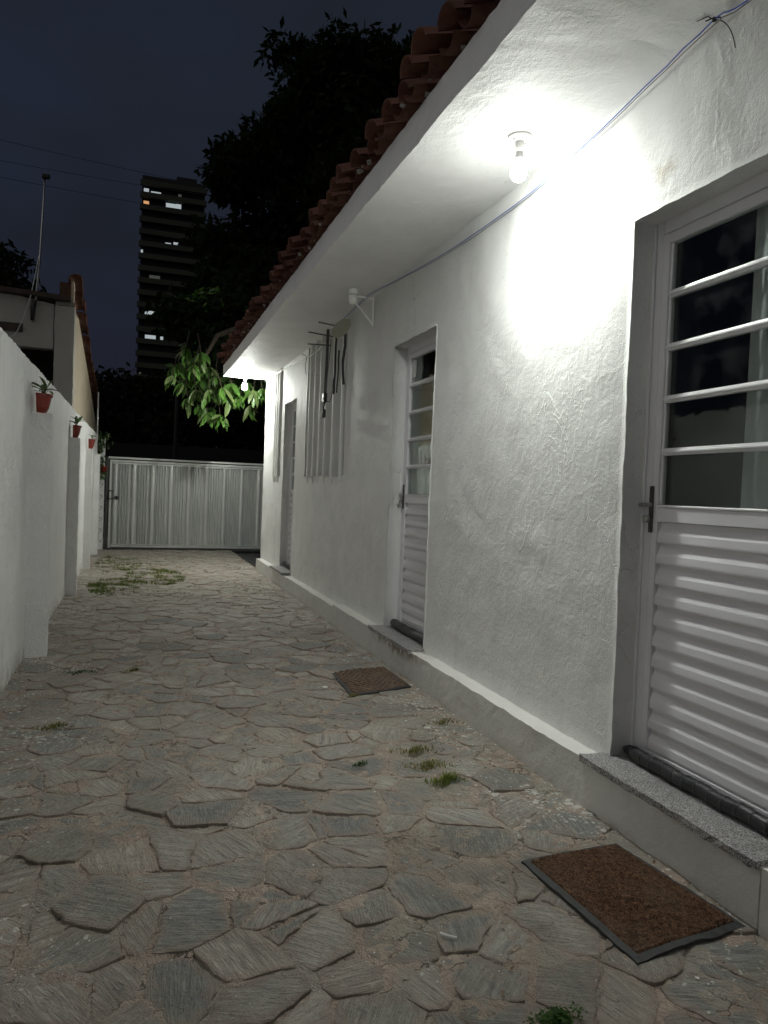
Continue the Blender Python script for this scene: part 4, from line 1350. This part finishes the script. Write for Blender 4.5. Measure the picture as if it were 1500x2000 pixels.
# crumbs, chips and dead leaves
m = MB(); m2 = MB()
for k in range(420):
    side = Rw.random()
    x = Rw.uniform(1.45, 1.78) if side < .6 else (Rw.uniform(-.66, -.35) if side < .78 else Rw.uniform(-.5, 1.7)); y = Rw.uniform(1.4, 11) ** 1.0
    if 1.25 < x < 1.8 and (1.6 < y < 2.4 or 4.35 < y < 5.2): continue
    s = Rw.uniform(.002, .006); M = Matrix.Translation((x, y, .012)) @ Matrix.Rotation(Rw.uniform(0, 6), 4, 'Z') @ Matrix.Rotation(Rw.uniform(-.5, .5), 4, 'X')
    m.box(-s, s, -s * .7, s * .7, 0, s * .5, M)
o = m.build('paint_chips', MAT['debris_white']); o['kind'] = 'stuff'; o['label'] = 'white paint chips scattered along the walls'
for k in range(150):
    x = Rw.uniform(1.5, 1.79) if Rw.random() < .5 else Rw.uniform(-.6, 1.7); y = Rw.uniform(1.5, 14.6)
    L = Rw.uniform(.008, .022); vs, fs = leaf_shape(L, L * .5, .5, -.3, 2)
    M = Matrix.Translation((x, y, .013)) @ Matrix.Rotation(Rw.uniform(0, 6), 4, 'Z'); m2.add([M @ Vector(p) for p in vs], fs)
o = m2.build('leaf_litter', MAT['dead_leaf']); o['kind'] = 'stuff'
tag(MB().tube([(.865, 1.945, .018), (.880, 1.925, .020), (.902, 1.912, .018)], .004, 6).build('twig', MAT['debris_white']), 'small pale stick lying on the slates left of the near doormat', 'stick')
tag(MB().lathe([(0, 0), (.018, 0), (.020, .008), (.012, .012), (0, .012)], 12, (1.185, 4.62, .012)).build('bottle_cap', MAT['debris_white'], fix=True), 'white cap lying just left of the ribbed doormat', 'cap')

# ================================================================== TREES
def np_leaves(centers, n_per, rad, L, mat, name, parent, seed, kind=None):
    R = np.random.default_rng(seed)
    C_ = np.repeat(np.array(centers), n_per, axis=0); N = len(C_)
    d = R.normal(size=(N, 3)); d /= np.linalg.norm(d, axis=1)[:, None]
    rr = rad * R.random(N) ** .45
    pos = C_ + d * rr[:, None] * np.array([1, 1, .75])
    a = R.normal(size=(N, 3)); a[:, 2] -= .6; a /= np.linalg.norm(a, axis=1)[:, None]
    b_ = np.cross(a, R.normal(size=(N, 3))); b_ /= np.linalg.norm(b_, axis=1)[:, None]
    ll = L * R.uniform(.6, 1.2, N)[:, None]
    v = np.stack([pos, pos + a * ll * .5 + b_ * ll * .2, pos + a * ll, pos + a * ll * .5 - b_ * ll * .2], 1).reshape(-1, 3)
    me = bpy.data.meshes.new(name)
    me.vertices.add(4 * N); me.vertices.foreach_set('co', v.ravel())
    me.loops.add(4 * N); me.loops.foreach_set('vertex_index', np.arange(4 * N, dtype=np.int32))
    me.polygons.add(N); me.polygons.foreach_set('loop_start', np.arange(0, 4 * N, 4, dtype=np.int32)); me.polygons.foreach_set('loop_total', np.full(N, 4, dtype=np.int32))
    me.update(); me.validate(); me.materials.append(mat)
    o = bpy.data.objects.new(name, me); COL.objects.link(o)
    if parent: o.parent = parent
    if kind: o['kind'] = kind
    return o

def tree(name, base, h, crown_c, crown_r, nclump, nleaf, L, label, mat, seed, trunk_r=.25, group=None, clump_r=.9):
    t = empty(name, base); tag(t, label, 'tree', group)
    R = random.Random(seed); B = Vector(base)
    cc = Vector(crown_c) - B; m = MB()
    top = cc + Vector((0, 0, crown_r[2] * .3))
    m.tube([(0, 0, -.1), (.1, 0, h * .15), tuple(cc * .45), tuple(cc * .8), tuple(top)], [trunk_r * 1.2, trunk_r, trunk_r * .8, trunk_r * .5, trunk_r * .2], 9)
    cl = []
    for k in range(nclump):
        while True:
            d = Vector((R.uniform(-1, 1), R.uniform(-1, 1), R.uniform(-1, 1)))
            if .35 < d.length < 1: break
        c = cc + Vector((d.x * crown_r[0], d.y * crown_r[1], d.z * crown_r[2])); cl.append(tuple(c))
        if k % 6 == 0: m.tube([tuple(cc * .7), tuple((cc * .7).lerp(c, .5) + Vector((0, 0, .2))), tuple(c)], [trunk_r * .35, trunk_r * .2, .03], 6)
    m.build('trunk', MAT['bark'], t)
    np_leaves(cl, nleaf, clump_r, L, mat, 'crown', t, seed)
    return t, cl
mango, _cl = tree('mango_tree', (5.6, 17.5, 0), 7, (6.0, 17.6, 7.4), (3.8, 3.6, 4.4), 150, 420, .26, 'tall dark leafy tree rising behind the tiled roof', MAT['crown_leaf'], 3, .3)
# the lower left flank of the crown, hanging over the gate
Rg = random.Random(31)
ex = []
for (x, y, z, rr, n) in ((2.5, 16.5, 6.6, .7, 14), (1.9, 16, 5.4, .6, 14), (1.5, 15.2, 4.5, .5, 12), (2.2, 15.4, 5.0, .8, 16), (2.9, 16.8, 8.6, .8, 14), (3.6, 17, 10.4, .8, 14), (1.9, 14.9, 4.2, .45, 10), (2.1, 16.5, 7.9, .5, 8)):
    for k in range(n):
        ex.append((x - 5.6 + Rg.gauss(0, rr * .6), y - 17.5 + Rg.gauss(0, rr * .6), z + Rg.gauss(0, rr * .5)))
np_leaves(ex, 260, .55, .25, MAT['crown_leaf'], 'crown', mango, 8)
m = MB()
m.tube([(5.6 - 5.6, 0, 3.6), (-1.6, -1.2, 4.6), (-3.2, -2.8, 4.6), (-4.3, -4.0, 3.9), (-4.6, -4.5, 3.3)], [.16, .12, .08, .04, .02], 7)
m.tube([(-3.2, -2.8, 4.6), (-3.6, -4.0, 3.9), (-3.9, -4.6, 3.3)], [.06, .035, .015], 6)
m.build('branch', MAT['bark'], mango)
# drooping rosettes of long leaves caught by the far lamp
lm = []
for k, (L, W, fo, dr) in enumerate(((.27, .085, .35, .25), (.24, .075, .45, .45), (.21, .08, .25, .10))):
    vs, fs = leaf_shape(L, W, fo, dr, 5)
    me = bpy.data.meshes.new('leaf'); me.from_pydata(vs, [], fs); me.update(); me.polygons.foreach_set('use_smooth', [True] * len(fs))
    me.materials.append(MAT['mango_leaf']); lm.append(me)
    me2 = me.copy(); me2.materials.clear(); me2.materials.append(MAT['mango_leaf_pale']); lm.append(me2)
ros = []
spots = [(.75, 3.55), (.98, 3.45), (1.16, 3.30), (.62, 3.25), (.85, 3.20), (1.05, 3.08), (1.25, 3.12), (.72, 2.98), (.55, 3.02), (.92, 2.86), (1.12, 2.84), (1.30, 2.86),
         (.80, 2.72), (1.02, 2.66), (1.22, 2.62), (1.42, 2.72), (1.62, 2.78), (1.80, 2.86), (1.88, 2.70), (1.95, 2.90), (1.45, 2.95), (1.7, 3.0), (1.12, 2.50), (1.32, 2.46)]
Rl = random.Random(6); mstem = MB(); cnt = 0
for (x, z) in spots:
    y = 12.85 + Rl.uniform(-.4, .5)
    c = Vector((x - 5.6, y - 17.5, z))
    mstem.tube([tuple(c + Vector((Rl.uniform(-.1, .1), .2, .35))), tuple(c)], [.008, .005], 5)
    nl = Rl.randint(8, 11)
    for k in range(nl):
        az = 2 * PI * k / nl + Rl.uniform(-.4, .4); dn = R_(Rl.uniform(-82, -25))
        o = bpy.data.objects.new('leaf', lm[Rl.choice((0, 2, 4, 0, 2, 4, 0, 2, 4, 1, 3, 5))]); COL.objects.link(o); o.parent = mango
        o.location = c; o.rotation_euler = (dn, Rl.uniform(-.6, .6), az)
        sc = Rl.uniform(.6, 1.3); o.scale = (sc, sc, sc); cnt += 1
mstem.build('twig', MAT['bark'], mango)['kind'] = 'stuff'
# dim leaves above and behind them
dim = []
for k in range(46):
    dim.append((Rg.uniform(.9, 2.4) - 5.6, Rg.uniform(15.0, 16.4) - 17.5, Rg.uniform(3.2, 5.0)))
np_leaves(dim, 46, .42, .24, MAT['mango_leaf'], 'crown', mango, 12)

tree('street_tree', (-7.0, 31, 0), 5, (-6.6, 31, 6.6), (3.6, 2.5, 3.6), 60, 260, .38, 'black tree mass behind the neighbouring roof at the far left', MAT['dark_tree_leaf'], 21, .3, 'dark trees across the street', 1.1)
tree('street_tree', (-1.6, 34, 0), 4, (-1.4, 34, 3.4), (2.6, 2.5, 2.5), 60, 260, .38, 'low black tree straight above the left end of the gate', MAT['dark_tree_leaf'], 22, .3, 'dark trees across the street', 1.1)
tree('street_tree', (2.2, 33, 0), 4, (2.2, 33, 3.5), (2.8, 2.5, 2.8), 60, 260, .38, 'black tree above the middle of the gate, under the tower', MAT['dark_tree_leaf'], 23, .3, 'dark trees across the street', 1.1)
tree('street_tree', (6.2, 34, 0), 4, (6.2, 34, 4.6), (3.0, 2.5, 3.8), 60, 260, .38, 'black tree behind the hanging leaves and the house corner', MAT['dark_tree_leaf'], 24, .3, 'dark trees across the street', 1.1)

# across the street: a dark wall
sw = rough_box(-12, 14, 27.0, 27.2, -.03, 2.6, .8, .01, 1, .5)
tag(sw.build('street_wall', MAT['night_wall']), 'unlit wall across the street seen over the gate', 'wall')
tag(MB().tube([(1.15, 24, -.03), (1.15, 24, 4.2)], .05, 8).build('street_pole', MAT['night_wall']), 'barely visible dark pole beyond the gate', 'pole')

# ================================================================== NEIGHBOUR
nb = empty('neighbor_house', (-1.2, 10, 0)); tag(nb, 'dim neighbouring house with concrete beam, pillar and tiled verge beyond the left wall', 'house')
NINV = Matrix.Translation((1.2, -10, 0))
def npart(mb, name, mat, **kw):
    o = mb.build(name, mat, **kw); o.parent = nb; o.matrix_parent_inverse = NINV; return o
npart(rough_box(-.975, -.755, 10.0, 10.25, 0, 3.385, .08, .004, 3, .06, edge=.004), 'pillar', MAT['neighbor_plaster'])
# side wall with a top falling away towards the gate
vs = []; fs = []; prof = [(10.12, 3.40), (11.1, 3.45), (12.4, 3.22), (13.6, 3.02), (16.6, 2.42), (16.9, 2.3)]
poly = [(10.12, 0)] + prof + [(16.9, 0)]
n = len(poly)
m = MB()
vv = [(-.782, y, z) for y, z in poly] + [(-.92, y, z) for y, z in poly]
m.add(vv, [tuple(range(n))[::-1], tuple(range(n, 2 * n))] + [(i, (i + 1) % n, (i + 1) % n + n, i + n) for i in range(n)])
npart(m, 'side_wall', MAT['ochre_plaster'], fix=True)
# beam with a notch of darkness under it
m = rough_box(-3.2, -.99, 10.04, 10.22, 2.86, 3.40, .08, .004, 3, .06, edge=.006)
m.v = [(x, y, z + (-(x + .99)) * .15 * (1 if z > 3.1 else .10)) for x, y, z in m.v]
npart(m, 'beam', MAT['neighbor_plaster'])
npart(MB().box(-3.2, -1.33, 10.02, 10.038, 3.03, 3.13), 'broken_patch', MAT['wood_dark'])
npart(rough_box(-.97, -.76, 10.02, 10.24, 3.395, 3.44, .05, .01, 8, .05), 'mortar_cap', MAT['concrete'])
npart(MB().box(-3.2, -.93, 10.9, 11.0, 0, 2.85), 'recess_wall', MAT['interior_paint'])
m = MB().add([(-3.4, 9.95, 3.62), (-.80, 9.95, 3.50), (-.80, 16.9, 2.45), (-3.4, 16.9, 2.6), (-3.4, 9.95, 3.55), (-.80, 9.95, 3.45), (-.80, 16.9, 2.40), (-3.4, 16.9, 2.5)],
             [(0, 1, 2, 3), (7, 6, 5, 4), (0, 4, 5, 1), (1, 5, 6, 2), (2, 6, 7, 3), (3, 7, 4, 0)])
npart(m, 'roof_deck', MAT['wood_dark'])
# short gable stub carrying the first verge tiles
npart(rough_box(-.80, -.772, 10.03, 10.16, 3.40, 3.70, .05, .004, 5, .05), 'gable_stub', MAT['ochre_plaster'])
npart(MB().box(-.95, -.82, 10.2, 10.3, 3.42, 3.72), 'brick_pier', MAT['rust'])
Rn = random.Random(2)
for k in range(16):
    y = 9.98 + k * .37; z = 3.72 - k * .055 - (0.06 if k > 2 else 0) - (.06 if k > 4 else 0)
    o = bpy.data.objects.new('roof_tile', cap_me); COL.objects.link(o); o.parent = nb; o.matrix_parent_inverse = NINV
    o.matrix_basis = Matrix.Translation((-.765 + Rn.uniform(-.012, .012), y, z)) @ Matrix.Rotation(R_(90), 4, 'Z') @ Matrix.Rotation(R_(9) + Rn.uniform(-.06, .06), 4, 'Y') @ Matrix.Rotation(Rn.uniform(-.2, .2), 4, 'X')
# antenna pole
ap = empty('antenna_pole', (-1.19, 10.0, 3.33)); tag(ap, 'thin leaning antenna pole with a small box on top, fixed to the neighbouring beam', 'pole')
m = MB().tube([(-.02, .0, -.17), (0, 0, .1), (.03, 0, .55), (.062, 0, 1.55)], [.016, .014, .012, .010], 8); m.build('mast', MAT['steel'], ap)
m = MB(); m.cbox(.03, .12, -.03, .03, 1.55, 1.60, .006); m.build('head_box', MAT['black_plastic'], ap)
m = MB(); m.tube([(-.03, -.02, -.16), (-.025, -.022, .0), (-.01, -.02, .08)], [.022, .030, .026], 8); m.build('clamp', MAT['black_plastic'], ap)
cable('dangling_wire', [(-1.17, 10, 3.95), (-1.22, 9.97, 3.6), (-1.26, 9.95, 3.38), (-1.34, 9.95, 3.12), (-1.40, 9.95, 2.98), (-1.46, 9.95, 2.95)], .006, 'white_wire', 'pale wire curling down from the antenna pole across the beam')
# asbestos sheet leaning behind the wall
m = MB(); vs = []; fs = []
for i in range(25):
    y = 7.2 + i * .09; z = .012 * math.sin(i * 2.0)
    vs += [(-1.05, y, 2.02 + z), (-.90, y, 2.19 + z)]
for i in range(24): a = i * 2; fs.append((a, a + 1, a + 3, a + 2))
# overhead wires
def span(a, b_, sag, label):
    P = [Vector(a).lerp(Vector(b_), t_ / 16) + Vector((0, 0, -sag * 4 * (t_ / 16) * (1 - t_ / 16))) for t_ in range(17)]
    tag(MB().tube(P, .009, 5).build('overhead_wire', MAT['black_wire']), label, 'wire', 'overhead wires crossing the sky')
span((-14, 30, 14.2), (7, 30, 12.6), .3, 'highest overhead wire crossing the sky above the antenna pole')
span((-14, 30, 13.0), (7, 30.3, 12.6), .3, 'middle overhead wire touching the top of the antenna pole')
span((-14, 30, 12.6), (7, 30.6, 11.9), .3, 'lowest overhead wire running behind the antenna pole')

# ================================================================== TOWER
tw = empty('apartment_tower', (6, 206, 0)); tag(tw, 'distant apartment tower with a few lit windows, half hidden by the tree', 'tower')
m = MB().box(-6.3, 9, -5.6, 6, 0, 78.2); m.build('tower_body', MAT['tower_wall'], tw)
fb = MB().box(-6.75, 9.4, -6.9, -5.61, 0, 1.25).build('balcony_band', MAT['tower_band'], tw)
for k in range(1, 26):
    c = clone(fb, tw, (0, 0, k * 3.02))
fb.location.z = 0.2
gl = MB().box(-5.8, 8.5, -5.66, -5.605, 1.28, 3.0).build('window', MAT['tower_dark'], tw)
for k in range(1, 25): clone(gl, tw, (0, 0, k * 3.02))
for (x, k, w_, h_, mt) in ((-5.9, 24, 1.2, 1.0, 'window_white'), (-4.2, 24, 2.4, .5, 'window_white'), (-.5, 23, 2.8, 1.2, 'window_white'), (2.0, 23, 1.2, 1.3, 'window_white'),
                           (-5.9, 23, 1.3, .9, 'window_warm'), (2.4, 24, .8, .8, 'window_dim'), (-6.2, 19, .5, .8, 'window_white'), (-.4, 20, 1.4, .35, 'window_white'), (1.6, 20, 1.2, .7, 'window_white'),
                           (-4.8, 14, 2.3, .9, 'window_white'), (-4.6, 12, 2.6, .9, 'window_white'), (-.9, 12, .7, .8, 'window_white'), (-5.8, 9, .5, .5, 'window_dim'), (-4, 17, 2.6, .8, 'window_dim')):
    MB().box(x, x + w_, -5.74, -5.67, k * 3.02 + 1.5, k * 3.02 + 1.5 + h_).build('lit_window', MAT[mt], tw)
m = MB().box(2, 7, -4, 4, 78.21, 79.8); m.build('roof_house', MAT['tower_wall'], tw)
